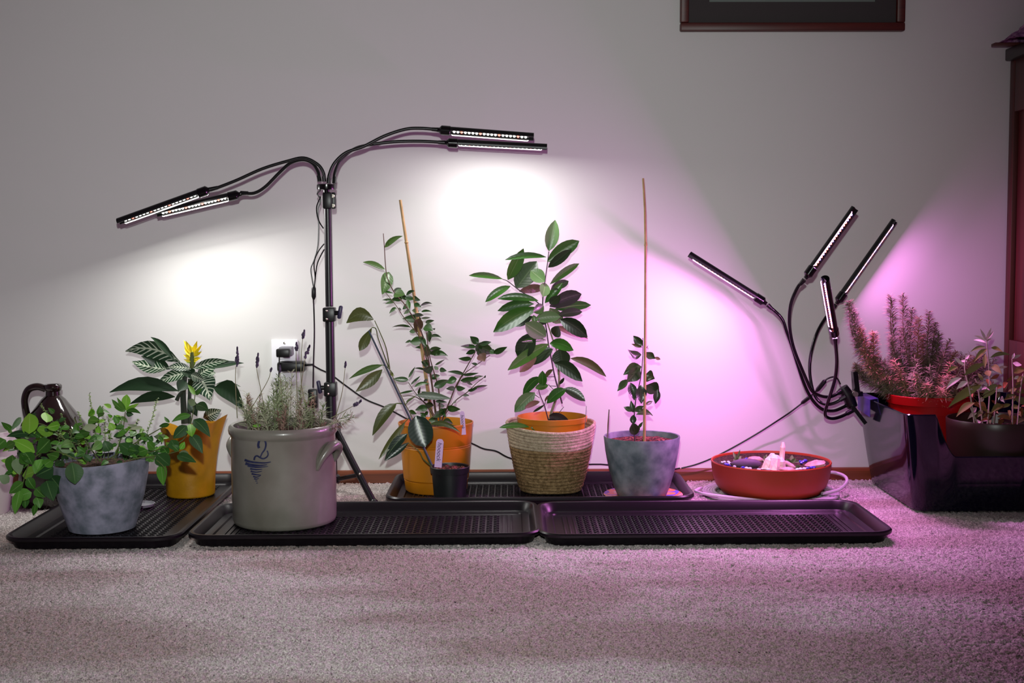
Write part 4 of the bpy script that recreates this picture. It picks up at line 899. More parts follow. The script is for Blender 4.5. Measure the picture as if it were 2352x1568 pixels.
LM['tree_red'] = leaf_mat('bronze_broad_leaf', lin(112, 88, 70), lin(98, 92, 56), None, 0.35, 0.5)
LM['dry'] = leaf_mat('dry_dark_leaf', lin(52, 42, 44), lin(70, 54, 56), None, 0.6, 0.3)
CC = Crop(1060, 490, 4.239); DD = Crop(1130, 820, 4.48)
stem(ora, CC, [(850, 370), (835, 500), (815, 640), (792, 830), (795, 960), (825, 1120), (850, 1290), (880, 1440), (905, 1570), (945, 1720), (980, 1850)], 3.34, 0.0012, 0.0022, mat('dark_purple_stem', lin(54, 38, 46), 0.6))
dps = bpy.data.materials['dark_purple_stem']
stem(ora, DD, [(600, 640), (615, 560), (655, 440), (690, 290), (690, 120), (685, 20)], 3.345, 0.0042, 0.0026, M['grey_stem'])
stem(ora, CC, [(945, 1570), (930, 1350), (880, 1200), (835, 1060)], 3.345, 0.0026, 0.0014, M['grey_stem'])
stem(ora, CC, [(795, 920), (720, 850), (560, 745), (450, 660), (398, 640)], 3.33, 0.0018, 0.0010, dps)
stem(ora, DD, [(585, 660), (540, 500), (495, 390), (480, 330)], 3.32, 0.0016, 0.0010, dps)
for pts in ([(655, 615), (740, 510)], [(440, 385), (490, 420)], [(490, 460), (440, 470)], [(580, 280), (640, 340)], [(660, 300), (590, 295)], [(650, 200), (545, 205)], [(540, 490), (560, 430)]): stem(ora, DD, pts, 3.325, 0.0011, 0.0007, dps)
td, tl, tr_ = LM['tree_dark'], LM['tree_light'], LM['tree_red']
leaves(ora, CC, LM['tree'], [
    (850, 365, 912, 65, 135, 0, tl, 'ellip'), (835, 470, 1145, 268, 140, 15), (845, 525, 1072, 350, 95, 0, td), (825, 425, 425, 452, 62, 28), (452, 645, 603, 342, 125, 0, None, 'ellip'), (400, 638, 72, 605, 58, 18), (476, 708, 232, 862, 78, 20), (530, 728, 735, 468, 205, 0, td, 'ellip'), (808, 668, 675, 555, 140, 0, tl), (862, 688, 1145, 488, 78, 18),
    (870, 740, 1042, 658, 88, 0, td), (812, 872, 985, 675, 85), (858, 905, 1168, 785, 145, 20, td), (748, 850, 352, 830, 78, 28), (705, 880, 352, 948, 95, 25), (765, 915, 310, 1155, 165, 40, None, 'obov'), (690, 1000, 500, 1092, 88, 0, td), (560, 757, 805, 730, 88, 15, tr_), (820, 680, 790, 810, 110, 0, tl), (908, 932, 1260, 892, 98, 12),
    (940, 992, 1175, 958, 88, 12, td), (860, 920, 965, 1068, 130, 0, tl), (715, 1030, 965, 1005, 115, 12, tl), (700, 990, 718, 1068, 58, 0, LM['shrub_bright']), (960, 1030, 1225, 1205, 145, 25, td), (908, 1100, 1230, 1220, 75, 10, tr_), (945, 1095, 910, 1200, 110, 0, td), (822, 1200, 620, 1068, 165, 0, tl), (705, 1165, 552, 1405, 185, 0, td), (822, 1232, 585, 1250, 46, 10),
    (850, 1270, 450, 1525, 115, 20), (730, 1380, 565, 1545, 98, 0, tr_), (890, 1320, 655, 1470, 140, 15, td), (860, 1265, 1090, 1332, 110, 28), (960, 1315, 990, 1500, 180, 0, td, 'ellip'), (860, 880, 960, 800, 90, 0, td), (800, 900, 700, 960, 100), (830, 1000, 760, 1080, 90, 0, td)], 3.325, 'blunt', 0.05, 0.35, 0.28)
leaves(ora, DD, LM['tree'], [
    (808, 12, 1175, 200, 88, 50, tr_), (640, 60, 930, 248, 140, 40, td), (625, 125, 542, 218, 46, 15, tr_), (505, 205, 318, 390, 100, 35), (580, 290, 445, 318, 70, 0), (520, 300, 520, 140, 95, 0, None, 'ellip'), (442, 365, 232, 565, 140, 20, tl), (492, 458, 335, 525, 58, 12, tr_), (565, 475, 760, 330, 110, 25), (735, 325, 960, 452, 100, 20, td), (540, 490, 422, 565, 28, 0, td), (542, 455, 582, 392, 24, 0, tr_),
    (695, 280, 742, 212, 34, 0, td), (385, 718, 75, 725, 58, 22), (400, 728, 550, 690, 80, -18)], 3.27, 'blunt', 0.02, 0.3, 0.28)
leaves(ora, DD, LM['dry'], [(590, 600, 815, 715, 120, 15), (580, 640, 700, 745, 110, 0), (660, 660, 815, 740, 80, 10), (560, 690, 640, 740, 90)], 3.31, 'round', 0.03, 0.5, 0.6, wave=0.08)
solo('glass_rod', MB().tube([at(1343, 985, 3.29), at(1347, 932, 3.29)], 0.0007, 6), M['grey_plastic'], 'hair-thin grey rod beside the orange pot in the basket', 'rod', at(1343, 985, 3.29))

# ================================================================ SLATE POT, PLATE
c = at(1474, 1080, 3.245); SB = V((c.x, c.y, TF))
plm = bpy.data.materials.new('painted_plate'); plm.use_nodes = True; nt = plm.node_tree; bs = nt.nodes['Principled BSDF']; bs.inputs['Roughness'].default_value = 0.25
tc = nt.nodes.new('ShaderNodeTexCoord'); no = nt.nodes.new('ShaderNodeTexNoise'); no.inputs['Scale'].default_value = 14; no.inputs['Detail'].default_value = 1.0
rp = nt.nodes.new('ShaderNodeValToRGB'); rp.color_ramp.interpolation = 'CONSTANT'
for i_, (p_s, cc) in enumerate(((0.0, lin(208, 140, 130)), (0.42, lin(236, 140, 60)), (0.5, lin(86, 70, 190)), (0.56, lin(236, 120, 70)), (0.66, lin(216, 150, 140)))):
    e = rp.color_ramp.elements[i_] if i_ < 2 else rp.color_ramp.elements.new(p_s)
    e.position = p_s; e.color = cc
nt.links.new(tc.outputs['Object'], no.inputs['Vector']); nt.links.new(no.outputs['Fac'], rp.inputs[0]); nt.links.new(rp.outputs[0], bs.inputs['Base Color'])
PB = V((SB.x + 0.003, SB.y - 0.006, TF))
solo('painted_plate', MB().lathe([(0.05, 0), (0.08, 0.002), (0.1, 0.007), (0.1015, 0.008), (0.1, 0.009), (0.08, 0.005), (0.05, 0.004)], PB, 48, True, True), plm, 'flat plate painted orange, pink and blue under the slate pot', 'plate', PB)
SB.z = TF + 0.0045
sla = thing('potted_sapling', 'spindly sapling in a round slate-grey pot tied to a tall stake', 'potted plant', SB)
MB().lathe([(0.060, 0), (0.063, 0.002), (0.071, 0.02), (0.084, 0.065), (0.0935, 0.115), (0.0975, 0.15), (0.0965, 0.153), (0.093, 0.152), (0.091, 0.14), (0.089, 0.12)], SB, 60, True, True).obj('pot', M['resin_dark'], sla)
soil_disc(sla, SB, 0.0905, SB.z + 0.138, M['soil_red'])
E = Crop(1360, 740, 3.646)
stem(sla, E, [(358, 1020), (350, 850), (365, 650), (400, 500), (418, 370), (425, 250), (425, 130)], 3.24, 0.0016, 0.0010, dps)
LM['sap'] = leaf_mat('curled_sapling_leaf', lin(44, 62, 34), lin(62, 80, 44), lin(80, 96, 60), 0.35, 0.5)
leaves(sla, E, LM['sap'], [
    (425, 195, 345, 112, 70, 0), (420, 208, 328, 180, 28, 0, tr_), (440, 215, 470, 190, 30, -20), (412, 272, 298, 228, 70, -25), (448, 250, 530, 305, 65, 0), (525, 290, 572, 312, 28, 0, tr_), (412, 370, 262, 440, 95, 20), (400, 380, 290, 500, 110, 0), (305, 478, 212, 575, 62, 0), (322, 505, 355, 652, 78, 0, td), (445, 440, 525, 470, 105, 0),
    (405, 525, 412, 680, 95, 0, td), (450, 525, 560, 600, 120, 20, td), (550, 560, 530, 682, 62, 0, td), (345, 745, 264, 708, 44), (345, 755, 325, 655, 44), (352, 745, 430, 700, 52), (440, 692, 510, 660, 32), (370, 772, 508, 782, 56, 28), (345, 850, 345, 775, 56, 0, td, 'ellip'), (362, 940, 340, 840, 88, 0, td, 'ellip'), (384, 888, 425, 832, 26), (400, 880, 375, 900, 24)], 3.235, 'lance', 0.02, 0.4, 0.35, wave=0.05)
stake('tall upright bamboo stake in the slate-grey pot', E, [(437, 1020), (448, -660), (427, -1205)], 3.225, 3.25, 0.0033, 0)
q = stake('', E, [(449, -640), (449, -670)], 3.235, 3.235, 0.0041, 0); q.name = 'bamboo_stake_node'
st_main = [o for o in bpy.data.objects if o.name.startswith('bamboo_stake') and o.get('label', '').startswith('tall')][0]
q.name = 'node'; del q['label']; del q['category']; q.parent = st_main; q.matrix_parent_inverse = Matrix.Translation(-st_main.location)
solo('metal_skewer', MB().tube([at(1395, 1008, 3.21), at(1397, 975, 3.21), at(1399, 940, 3.21)], [0.0012, 0.0022, 0.0014], 8, 4), M['steel'], 'short grey skewer stuck at the left rim of the slate pot', 'skewer', at(1395, 1008, 3.21))

# ================================================================ DISH GARDEN
c = at(1770, 1100, 3.285); DB = V((c.x, c.y, 0.011))
dish = thing('dish_garden', 'shallow terracotta-red bowl planted as a dish garden, on the carpet', 'planter', DB)
MB().lathe([(0.122, 0), (0.128, 0.002), (0.142, 0.02), (0.150, 0.045), (0.1535, 0.076), (0.1545, 0.0785), (0.153, 0.081), (0.150, 0.080), (0.148, 0.072), (0.146, 0.05)], DB, 64, True, True).obj('bowl', M['terracotta'], dish)
soil_disc(dish, DB, 0.1485, DB.z + 0.0755, M['soil'], 0.003)
Z0 = DB.z + 0.0765
G = Crop(1580, 1000, 5.6)
def on_soil(x, y):
    p = on_z(G.x0 + x / G.k, G.y0 + y / G.k, Z0); d = V((p.x - DB.x, p.y - DB.y, 0))
    return V((DB.x, DB.y, Z0)) + d * min(1, 0.137 / max(d.length, 1e-6))
def rock(name, m, label, x, y, sz, sq, rot=(0, 0, 0), grp=None, jit=0.12, zoff=0.0):
    p = on_soil(x, y); rm = Matrix.Rotation(rot[2], 3, 'Z') @ Matrix.Rotation(rot[1], 3, 'Y') @ Matrix.Rotation(rot[0], 3, 'X')
    return solo(name, MB().ball(p + V((0, 0, sq[2] * sz * 0.55 + zoff)), sz, 7, sq, rm, jit), m, label, 'stone', p, grp)
rock('flat_stone', M['stone_dark'], 'long slate-grey stone at the front left of the red bowl', 745, 405, 0.041, (1, 0.28, 0.34), (0, 0, 0.03), jit=0.05)
rock('flat_stone', M['stone_pink'], 'pinkish flat stone at the back of the red bowl, left of the quartz', 870, 330, 0.024, (0.9, 0.45, 0.35), (0, 0.1, 0.2))
rock('flat_stone', M['stone_pink'], 'large pinkish flat stone at the right side of the red bowl', 1640, 410, 0.027, (1, 0.7, 0.42), (0, -0.15, 0.1))
rock('flat_stone', M['stone_pink'], 'low pink stone in front of the quartz, right of centre', 1320, 480, 0.021, (1, 0.5, 0.3), (0, 0, 0.1))
rock('flat_stone', M['stone_pink'], 'slim pinkish stone leaning right of the quartz', 1310, 400, 0.022, (1, 0.35, 0.3), (0, 0.5, -0.3))
# quartz cluster with one tall point
qb = on_soil(1110, 490); qm = MB()
def crystal(p, d, r, l):
    d = V(d).normalized(); u = d.orthogonal().normalized(); b2 = d.cross(u); vs = []
    for t, k in ((0, 1.0), (0.8, 0.92), (1.0, 0.5)):
        for i in range(6): a = i * math.pi / 3; vs.append(V(p) + d * l * t + (u * math.cos(a) + b2 * math.sin(a)) * r * k * random.uniform(0.88, 1.1))
    qm.add(vs, [(q * 6 + i, q * 6 + (i + 1) % 6, (q + 1) * 6 + (i + 1) % 6, (q + 1) * 6 + i) for q in range(2) for i in range(6)] + [[12 + i for i in range(6)], list(range(6))[::-1]])
def qp(x, y, D): return G.p(x, y, D)
QD = qb.y + 3.5 + 0.03
crystal(qp(1200, 400, QD + .02), qp(1225, 100, QD + .02) - qp(1200, 400, QD + .02), 0.0068, 0.062)
crystal(qp(1090, 500, QD), qp(1120, 250, QD + 0.01) - qp(1090, 500, QD), 0.0185, 0.050)
crystal(qp(1000, 490, QD + .005), qp(1080, 250, QD + .01) - qp(1000, 490, QD + .005), 0.014, 0.044)
crystal(qp(1190, 490, QD + .01), qp(1190, 330, QD + .01) - qp(1190, 490, QD + .01), 0.0145, 0.040)
crystal(qp(1090, 400, QD + .01), qp(1085, 230, QD + .01) - qp(1090, 400, QD + .01), 0.010, 0.034)
crystal(qp(930, 500, QD), qp(960, 440, QD) - qp(930, 500, QD), 0.008, 0.016)
solo('quartz_cluster', qm, M['quartz'], 'white quartz cluster with one tall finger in the red bowl', 'stone', qb, None, False)
gr = random.Random(5)
def gem(x, y, m, label, grp, r):
    p = on_soil(x, y); o = solo('glass_gem', MB().ball(p + V((0, 0, r * 0.6)), r, 5, (1, 1, 0.7)), m, label, 'glass gem', p, grp)
for x, y in ((370, 400), (420, 400), (450, 390), (405, 425), (720, 330), (755, 320), (1440, 345), (1480, 350), (1510, 340), (1545, 440), (1590, 430), (1625, 425), (1650, 430), (1460, 365), (600, 455), (780, 350)):
    gem(x, y, M['gem_blue'], 'dark blue glass gem among the stones in the red bowl', 'blue glass gems in the red bowl', gr.uniform(0.0042, 0.006))
for x, y in ((440, 355), (470, 350), (520, 350), (540, 375), (485, 430), (560, 460), (650, 465), (680, 470), (710, 472), (840, 492), (870, 485), (1020, 495), (1450, 490), (1500, 485), (1530, 470), (1570, 460), (1700, 440), (1760, 430), (1720, 425), (1540, 490), (640, 345), (660, 340)):
    gem(x, y, M['gem_clear'], 'clear shiny glass gem among the stones in the red bowl', 'clear glass gems in the red bowl', gr.uniform(0.0038, 0.0055))
LM['succ'] = leaf_mat('succulent_leaf', lin(92, 110, 74), lin(124, 136, 96), None, 0.5, 0.3)
for x, y, lab, lst in ((630, 350, 'tiny upright succulent at the left back of the red bowl', [(0, 0, -50, -145, 34), (0, -30, 40, -170, 28), (0, 0, 55, -90, 40), (0, 0, -20, -110, 40), (0, -20, -10, -70, 50), (0, 0, 60, -40, 40), (0, 0, -40, -50, 40)]),
                       (1010, 340, 'small rosette succulent close behind the quartz, left side', [(0, 0, -30, -85, 45), (0, 0, 40, -80, 45), (0, 0, 0, -100, 40), (0, 0, 60, -40, 45), (0, 0, -45, -30, 40)]),
                       (1330, 350, 'low succulent right of the quartz finger with leaf rosette', [(0, 0, -70, -50, 50), (0, 0, 10, -100, 55), (0, 0, 60, -60, 50), (0, 0, 110, -20, 45), (0, 0, -90, -10, 45), (0, 0, 40, 40, 50), (0, 0, -30, 30, 50)]),
                       (1420, 430, 'small greenish succulent near the right front of the red bowl', [(0, 0, -40, -50, 40), (0, 0, 40, -30, 40), (0, 0, 0, -60, 40), (0, 0, 60, 10, 40)])):
    p = on_soil(x, y); s_ = thing('succulent', lab, 'succulent', p, 'succulents in the red bowl'); D = p.y + 3.5
    for bx, by, tx, ty, wd in lst:
        a_, b_2 = G.p(x + bx, y + by, D), G.p(x + tx, y + ty, D + random.uniform(-.012, .012)); leaf(s_, LM['succ'], a_, b_2, wd * G.mpp(D), 'ellip', random.uniform(-.4, .4), None, 0.5)
# cable coil under the bowl
CBx = V((DB.x, DB.y, 0)); pts = []; 
for i in range(5 * 36 + 1):
    a = 2 * math.pi * i / 36 + 0.6; r = 0.142 + 0.034 * (i / 180) + 0.004 * math.sin(a * 0.7 + i * 0.05)
    pts.append(CBx + V((r * math.cos(a), r * math.sin(a) * 0.9, 0.0045 + 0.0022 * math.sin(i * 0.21) * 0.5 + 0.003)))
coil = MB().tube(pts, 0.0042, 8)
e0 = pts[-1]
coil.tube([at(1888, 1133, 3.2), at(1925, 1125, 3.22), at(1944, 1108, 3.25), at(1942, 1095, 3.27), at(1925, 1087, 3.3), at(1905, 1085, 3.3), at(1885, 1100, 3.36)], 0.0042, 8, 6)
coil.tube([V((pts[60].x, pts[60].y, 0.006)), at(1640, 1137, 3.17), at(1604, 1130, 3.19), at(1598, 1126, 3.22), at(1612, 1120, 3.28)], 0.0036, 8, 6)
solo('cable_coil', coil, M['cable_grey'], 'pale grey coiled cable lying on the carpet under the red bowl', 'cable', CBx)

# ================================================================ NAVY BOX WITH HERB POTS
bx0, bx1 = 0.972, 1.312; by0, by1 = -0.455, -0.055; BH = 0.243
box = thing('storage_bin', 'glossy navy plastic litter bin with a scooped front holding two herb pots', 'bin', ((bx0 + bx1) / 2, (by0 + by1) / 2, 0))
def front_h(u):
    """height of the front wall along u = 0..1 (scooped out between two posts)"""
    x = u * (bx1 - bx0 + 0.016)
    e = min(x, (bx1 - bx0 + 0.016) - x); lo = 0.142
    if e < 0.040: return BH
    t = min((e - 0.040) / 0.05, 1); return lo + (BH - lo) * (1 - t) ** 1.6
def binwall():
    mb = MB(); k = 5
    def loop(off, zf):
        pts = []
        hx0, hx1, hy0, hy1 = bx0 - off, bx1 + off, by0 - off, by1 + min(off, 0.012)
        r = 0.03
        us = [0, 0.05, 0.10] + [0.108 + 0.784 * i / 56 for i in range(57)] + [0.90, 0.95, 1]
        for u in us: pts.append((hx0 + r + (hx1 - hx0 - 2 * r) * u, hy0, u))
        for i in range(1, k): a = R(-90 + 90 * i / k); pts.append((hx1 - r + r * math.cos(a), hy0 + r + r * math.sin(a), None))
        for i in range(9): pts.append((hx1, hy0 + r + (hy1 - hy0 - 2 * r) * i / 8, None))
        for i in range(1, k): a = R(0 + 90 * i / k); pts.append((hx1 - r + r * math.cos(a), hy1 - r + r * math.sin(a), None))
        for i in range(9): pts.append((hx1 - r - (hx1 - hx0 - 2 * r) * i / 8, hy1, None))
        for i in range(1, k): a = R(90 + 90 * i / k); pts.append((hx0 + r + r * math.cos(a), hy1 - r + r * math.sin(a), None))
        for i in range(9): pts.append((hx0, hy1 - r - (hy1 - hy0 - 2 * r) * i / 8, None))
        for i in range(1, k): a = R(180 + 90 * i / k); pts.append((hx0 + r + r * math.cos(a), hy0 + r + r * math.sin(a), None))
        out = []
        for x, y, u in pts:
            h = BH
            if u is not None:
                h = front_h(u)
            out.append(V((x, y, zf(h))))
        return out
    L = [loop(-0.012, lambda h: 0.0), loop(0.0, lambda h: 0.006), loop(0.004, lambda h: 0.03)]
    for q in range(1, 7): L.append(loop(0.004 + 0.034 * q / 6, lambda h, q=q: 0.03 + (h - 0.03) * q / 6))
    L += [loop(0.040, lambda h: h + 0.001), loop(0.038, lambda h: h + 0.003), loop(0.034, lambda h: h + 0.0015), loop(0.028, lambda h: h - 0.03), loop(0.0, lambda h: 0.012), loop(-0.012, lambda h: 0.008)]
    n = len(L[0]); vs = [p for l in L for p in l]; fs = []
    for i in range(len(L) - 1):
        for j in range(n): j2 = (j + 1) % n; fs.append((i * n + j, i * n + j2, (i + 1) * n + j2, (i + 1) * n + j))
    fs += [list(range(n))[::-1], [(len(L) - 1) * n + j for j in range(n)]]
    return mb.add(vs, fs)
binwall().obj('tub', M['navy'], box, True, 35)
# folded violet flap on the left rim, standing in for a reflection there
lx = bx0 - 0.041
fv = MB(); y0_, y1_ = -0.215, -0.10
fv.add([(lx - 0.004, y0_, BH - 0.040), (lx - 0.004, y1_, BH - 0.034), (lx - 0.005, y1_, BH + 0.004), (lx - 0.005, y0_, BH + 0.004), (lx + 0.014, y1_, BH + 0.007), (lx + 0.014, y0_, BH + 0.007), (lx + 0.016, y1_, BH - 0.012), (lx + 0.016, y0_, BH - 0.012)],
       [(0, 1, 2, 3), (3, 2, 4, 5), (5, 4, 6, 7)])
o = fv.obj('rim_reflection', M['violet'], box, False); sm = o.modifiers.new('thick', 'SOLIDIFY'); sm.thickness = 0.002
# red pot with rosemary
RB = V((1.097, -0.158, 0.009))
ros = thing('potted_rosemary', 'bushy rosemary in a bright red plastic pot inside the navy bin', 'potted plant', RB)
MB().lathe([(0.062, 0), (0.066, 0.003), (0.103, 0.224), (0.109, 0.225), (0.112, 0.246), (0.109, 0.248), (0.106, 0.236), (0.102, 0.2)], RB, 56, True, True).obj('pot', M['red'], ros)
soil_disc(ros, RB, 0.105, RB.z + 0.225, M['soil'])
M['ros'] = mat('rosemary_needles', lin(112, 104, 84), 0.7, 0.3, noise=(50, lin(150, 134, 112), 0.3, 0.7))
M['ros_dry'] = mat('dry_rosemary_needles', lin(160, 116, 92), 0.8, 0.2, noise=(50, lin(190, 150, 124), 0.3, 0.7))
M['ros_stem'] = mat('rosemary_stem', lin(110, 84, 70), 0.8)
rr_ = random.Random(21)
J = Crop(1900, 640, 4.356)
main = [((215, 225), (330, 700)), ((255, 320), (360, 760)), ((635, 170), (680, 760)), ((755, 160), (800, 760)), ((850, 300), (830, 800)), ((920, 390), (900, 850)), ((1020, 330), (1000, 820)), ((1085, 440), (1050, 850)), ((1120, 560), (1080, 900)), ((460, 540), (470, 950)), ((1225, 620), (1100, 950)), ((1290, 740), (1130, 980)),
        ((330, 500), (430, 900)), ((640, 580), (700, 950)), ((280, 860), (420, 1050)), ((1330, 860), (1180, 1050)), ((960, 560), (950, 950)), ((560, 830), (600, 1050)), ((740, 500), (760, 900)), ((1160, 760), (1060, 1000))]
fol = {'ros': MB(), 'ros_dry': MB()}
for (tx, ty), (mx2, my) in main:
    D = 3.36 + rr_.uniform(-.05, .05)
    tip = J.p(tx, ty, min(D, 3.44)); b0 = V((RB.x + rr_.uniform(-.055, .055), RB.y + rr_.uniform(-.05, .04), RB.z + 0.222)); mid = J.p(mx2, my, D)
    MB().tube([b0, mid, tip], [0.0022, 0.0016, 0.0008], 5, 4).obj('branch', M['ros_stem'], ros)
    ln = (tip - mid).length + (mid - b0).length
    sprig(fol['ros_dry' if rr_.random() < 0.22 else 'ros'], [b0, b0.lerp(mid, .5), mid, mid.lerp(tip, .5), tip], int(ln * 1700), 0.027, 0.0034, rr_, 0.5, jag=0.8, t0=0.12)
for k in range(120):
    a = rr_.uniform(0, 6.28); q = 0.09 * math.sqrt(rr_.random()); b0 = V((RB.x + q * math.cos(a), RB.y + q * math.sin(a), RB.z + 0.222)); h = rr_.uniform(0.03, 0.125)
    tip = b0 + V(((b0.x - RB.x) * 1.0, (b0.y - RB.y) * 0.35, h)); tip.y = min(tip.y, -0.05)
    sprig(fol['ros_dry' if rr_.random() < 0.35 else 'ros'], [b0, b0.lerp(tip, .5), tip], int(20 + h * 900), 0.024, 0.0032, rr_, 0.5, jag=0.9)
for k, mb in fol.items(): o = mb.obj('needles', M[k], ros, True, 0); o['kind'] = 'stuff'
# brown pot with sage
SGB = V((1.196, -0.362, 0.07))
sag = thing('potted_sage', 'leggy sage with pale tips in a wide dark brown pot, front of the bin', 'potted plant', (SGB.x, SGB.y, 0.009))
SP = V((SGB.x, SGB.y, 0.009))
MB().lathe([(0.080, 0), (0.085, 0.004), (0.103, 0.06), (0.113, 0.12), (0.117, 0.19), (0.118, 0.207), (0.1165, 0.210), (0.1135, 0.209), (0.1115, 0.195), (0.108, 0.17)], SP, 60, True, True).obj('pot', M['brown'], sag)
soil_disc(sag, SP, 0.1105, SP.z + 0.182, M['soil'])
LM['sage'] = leaf_mat('sage_leaf', lin(126, 112, 58), lin(118, 124, 80), None, 0.7, 0.2, back=lin(156, 146, 112))
LM['sage_pale'] = leaf_mat('pale_sage_tip', lin(196, 178, 176), lin(208, 192, 184), None, 0.8, 0.2)
LM['sage_brown'] = leaf_mat('withered_sage_leaf', lin(138, 84, 52), lin(150, 100, 68), None, 0.7, 0.2)
M['sage_stem'] = mat('pale_sage_stem', lin(176, 156, 146), 0.8)
for pts in ([(1600, 1500), (1625, 1150), (1615, 850), (1590, 580)], [(1480, 1500), (1430, 1150), (1375, 900), (1395, 780)], [(1850, 1520), (1860, 1100), (1850, 800)], [(1660, 1500), (1690, 1200), (1700, 1060)], [(1560, 1500), (1510, 1100), (1480, 1000)], [(1900, 1520), (1930, 1150), (1960, 950)], [(1520, 1480), (1450, 1330), (1420, 1240)]):
    stem(sag, J, pts, 3.13, 0.0020, 0.0013, M['sage_stem'])
pa_, sb_ = LM['sage_pale'], LM['sage_brown']
leaves(sag, J, LM['sage'], [
    (1590, 615, 1530, 498, 26, 0, pa_), (1590, 612, 1642, 488, 26, 0, pa_), (1600, 605, 1665, 520, 24, 0, pa_), (1590, 620, 1468, 570, 22, 10, pa_), (1590, 640, 1465, 612, 22, 10, pa_), (1600, 625, 1645, 598, 24, 0, pa_), (1590, 685, 1432, 732, 38, 22), (1600, 700, 1468, 835, 52, 22), (1640, 690, 1755, 732, 38, 15), (1630, 790, 1835, 762, 42, 26), (1580, 750, 1575, 895, 44), (1375, 870, 1268, 782, 34, 0, pa_),
    (1380, 800, 1425, 760, 34, 0, pa_), (1400, 822, 1335, 820, 28, 0, pa_), (1370, 965, 1580, 850, 66, 20), (1310, 880, 1198, 938, 44, 10), (1345, 990, 1188, 1105, 54, 20, pa_), (1405, 1030, 1295, 1105, 54, 15, pa_), (1545, 1060, 1212, 1285, 90, 35), (1475, 1240, 1292, 1380, 66, 25), (1640, 880, 1750, 955, 64, 25), (1590, 920, 1625, 975, 66), (1715, 892, 1805, 880, 30, 0, pa_),
    (1850, 802, 1872, 742, 28, 0, pa_), (1858, 802, 1942, 758, 32, 0, pa_), (1858, 842, 1945, 862, 44, 0, pa_), (1868, 942, 1990, 908, 64, 15), (1868, 1002, 1915, 968, 30, 0, pa_), (1878, 1055, 1985, 1028, 54, 12), (1705, 1062, 1555, 1165, 56, 20), (1692, 1112, 1545, 1205, 50, 15), (1755, 1262, 1638, 1345, 64, 20), (1700, 1380, 1845, 1418, 46, 20, sb_), (1450, 1340, 1495, 1288, 46, 0, pa_), (1895, 1135, 1985, 1142, 50, 15), (1885, 1200, 1985, 1265, 72, 20)], 3.12, 'lance', 0.04, 0.4, 0.3)
for k in range(85):
    x, y = rr_.uniform(1440, 2060), rr_.uniform(1000, 1430); a = rr_.uniform(0, 6.28); l = rr_.uniform(60, 150)
    leaves(sag, J, rr_.choice([LM['sage'], LM['sage'], pa_, sb_, LM['sage']]), [(x, y, x + l * math.cos(a), y + l * 0.7 * math.sin(a), rr_.uniform(26, 52), rr_.uniform(0, 25))], 3.16, 'lance', 0.06, 0.6, 0.3)

# --- purple clip-on lamp -------------------------------------------------------------
H = Crop(1780, 640, 4.1267); CD = 3.36
cp0 = H.p(700, 1130, CD)
clip = thing('clip_lamp', 'clip-on grow lamp with four purple LED bars on the navy bin rim', 'lamp', cp0)
bd = MB()
ctr = [H.p(x, y, CD) for x, y in ((640, 1030), (690, 1110), (735, 1215))]
bd.tube(ctr, [0.014, 0.0165, 0.014], 12, 4); bd.obj('clip_hub', M['black'], clip)
def jaw(p0, p1, w0, w1, th, nm):
    p0, p1 = V(p0), V(p1); d = (p1 - p0).normalized(); s = V((0, 1, 0)); u = d.cross(s).normalized(); vs = []
    for p, wd in ((p0, w0), (p1, w1)):
        for a, b2 in ((-1, -1), (1, -1), (1, 1), (-1, 1)): vs.append(p + s * a * wd / 2 + u * b2 * th / 2)
    return MB().add(vs, [(0, 1, 2, 3), (7, 6, 5, 4), (0, 4, 5, 1), (1, 5, 6, 2), (2, 6, 7, 3), (3, 7, 4, 0)]).obj(nm, M['black_gloss'], clip, False)
jaw(H.p(770, 1080, CD - 0.01), H.p(752, 880, CD - 0.01), 0.034, 0.022, 0.012, 'clip_handle')
jaw(H.p(720, 1200, CD - 0.01), H.p(845, 1365, CD - 0.015), 0.028, 0.034, 0.010, 'clip_jaw')
jaw(H.p(720, 1090, CD - 0.01), H.p(820, 1085, CD - 0.01), 0.03, 0.03, 0.012, 'clip_jaw')
MB().lathe([(0.007, -0.022), (0.007, 0.022)], (0, 0, 0), 12, True, True, lambda p: V((p.x, p.z, p.y)) + H.p(745, 1085, CD - 0.012)).obj('spring', M['steel'], clip)
PL = ['led_pink', 'led_pink', 'led_violet', 'led_pink', 'led_violet']
pcol = (1.0, 0.28, 0.95)
KP = Crop(1540, 440, 4.055)
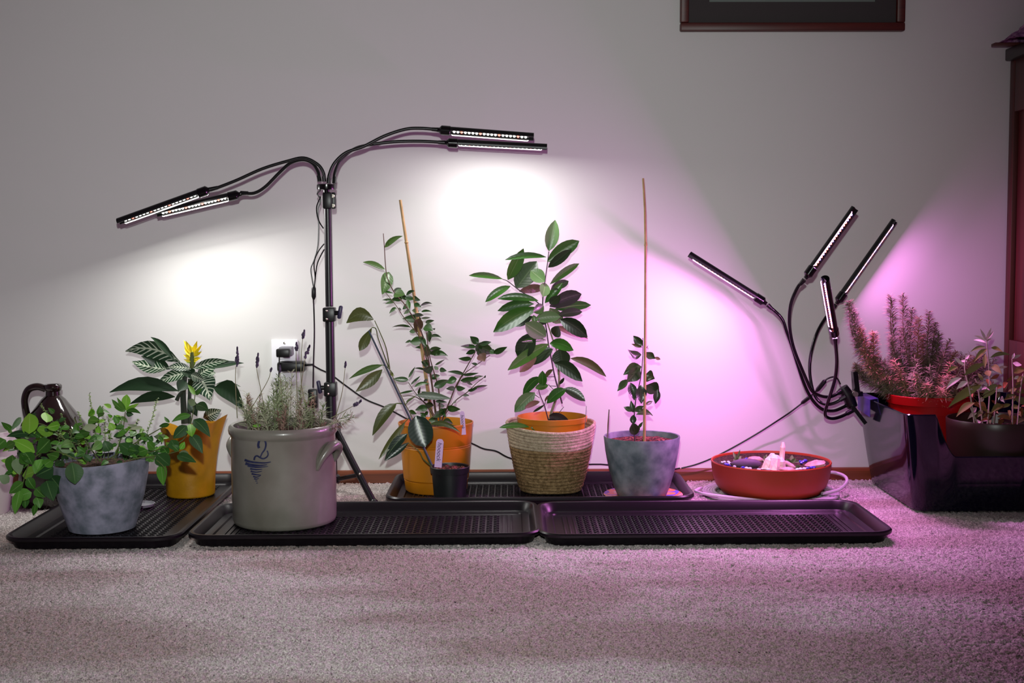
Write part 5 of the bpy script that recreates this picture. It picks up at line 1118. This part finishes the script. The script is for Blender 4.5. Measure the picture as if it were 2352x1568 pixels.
necks = [([(0, 290), (60, 370), (110, 500), (160, 640), (210, 800), (270, 980), (330, 1110), (400, 1200), (470, 1245), (560, 1250), (640, 1220), (715, 1180)], (895, 1045), (125, 560), 3.34, 3.34, (-0.50, -0.05, -0.86), 1.05),
         ([(285, 20), (215, 80), (155, 220), (135, 380), (150, 540), (185, 680), (240, 820), (300, 960), (350, 1060), (420, 1105), (500, 1120), (560, 1105), (645, 1055)], (1255, 810), (1755, 105), 3.25, 3.24, (0.15, -0.62, -0.75), 2.0),
         ([(565, 270), (480, 370), (400, 510), (345, 690), (328, 850), (345, 1000), (380, 1110), (430, 1170), (500, 1190), (580, 1170), (670, 1115)], (1545, 1045), (2125, 225), 3.44, 3.435, (0.72, -0.55, -0.42), 0.5),
         ([(565, 560), (580, 680), (585, 800), (570, 940), (530, 1080), (495, 1190), (475, 1270), (490, 1310), (550, 1325), (640, 1300), (740, 1245)], (1530, 1350), (1432, 775), 3.17, 2.98, (-0.88, -0.44, -0.12), 2.4)]
for i, (path, a_, b_, d0, d1, face, wf) in enumerate(necks):
    path = path[::-1]; n = len(path)
    P = [H.p(x, y, CD + (d0 - CD) * (k / (n - 1)) ** 1.3 - 0.006 * i * (1 - k / (n - 1))) for k, (x, y) in enumerate(path)]
    A0 = KP.p(*a_, d0); P[-1] = A0 + (P[-2] - A0).normalized() * 0.004
    g = MB().tube(P, 0.0044, 10, 6).obj('gooseneck', M['black_gloss'], clip)
    MB().tube([P[-1] + (P[-2] - P[-1]).normalized() * 0.016, P[-1]], [0.0048, 0.0064], 10).obj('neck_sleeve', M['black'], g)
    MB().tube([P[0], P[0].lerp(P[1], 0.6)], 0.0062, 10).obj('neck_sleeve', M['black'], g)
    light_bar(clip, A0, KP.p(*b_, d1), face, PL, 'rail_pink', pcol, PURPLE_W * wf, 1 if i in (0,) else -1)
MB().tube([H.p(620, 1000, CD), H.p(590, 945, CD), H.p(550, 930, CD), H.p(480, 960, CD), H.p(400, 1050, CD + .01), H.p(340, 1110, CD + .02), H.p(280, 1160, CD + .03), H.p(150, 1260, CD + .04), H.p(0, 1360, CD + .06), at(1740, 995, 3.43), at(1690, 1024, 3.44), at(1640, 1050, 3.45), at(1600, 1066, 3.46), at(1565, 1075, 3.468)], 0.0022, 8, 6).obj('cable', M['black'], clip)
MB().tube([H.p(480, 960, CD - .004), H.p(470, 972, CD - .004), H.p(405, 1050, CD + .004), H.p(390, 1066, CD + .006)], [0.003, 0.006, 0.006, 0.003], 10).obj('inline_switch', M['black'], clip)
MB().tube([H.p(350, 1105, CD + .012), H.p(330, 1120, CD + .014), H.p(265, 1170, CD + .03), H.p(250, 1180, CD + .032)], [0.003, 0.0055, 0.005, 0.003], 10).obj('inline_switch', M['black'], clip)
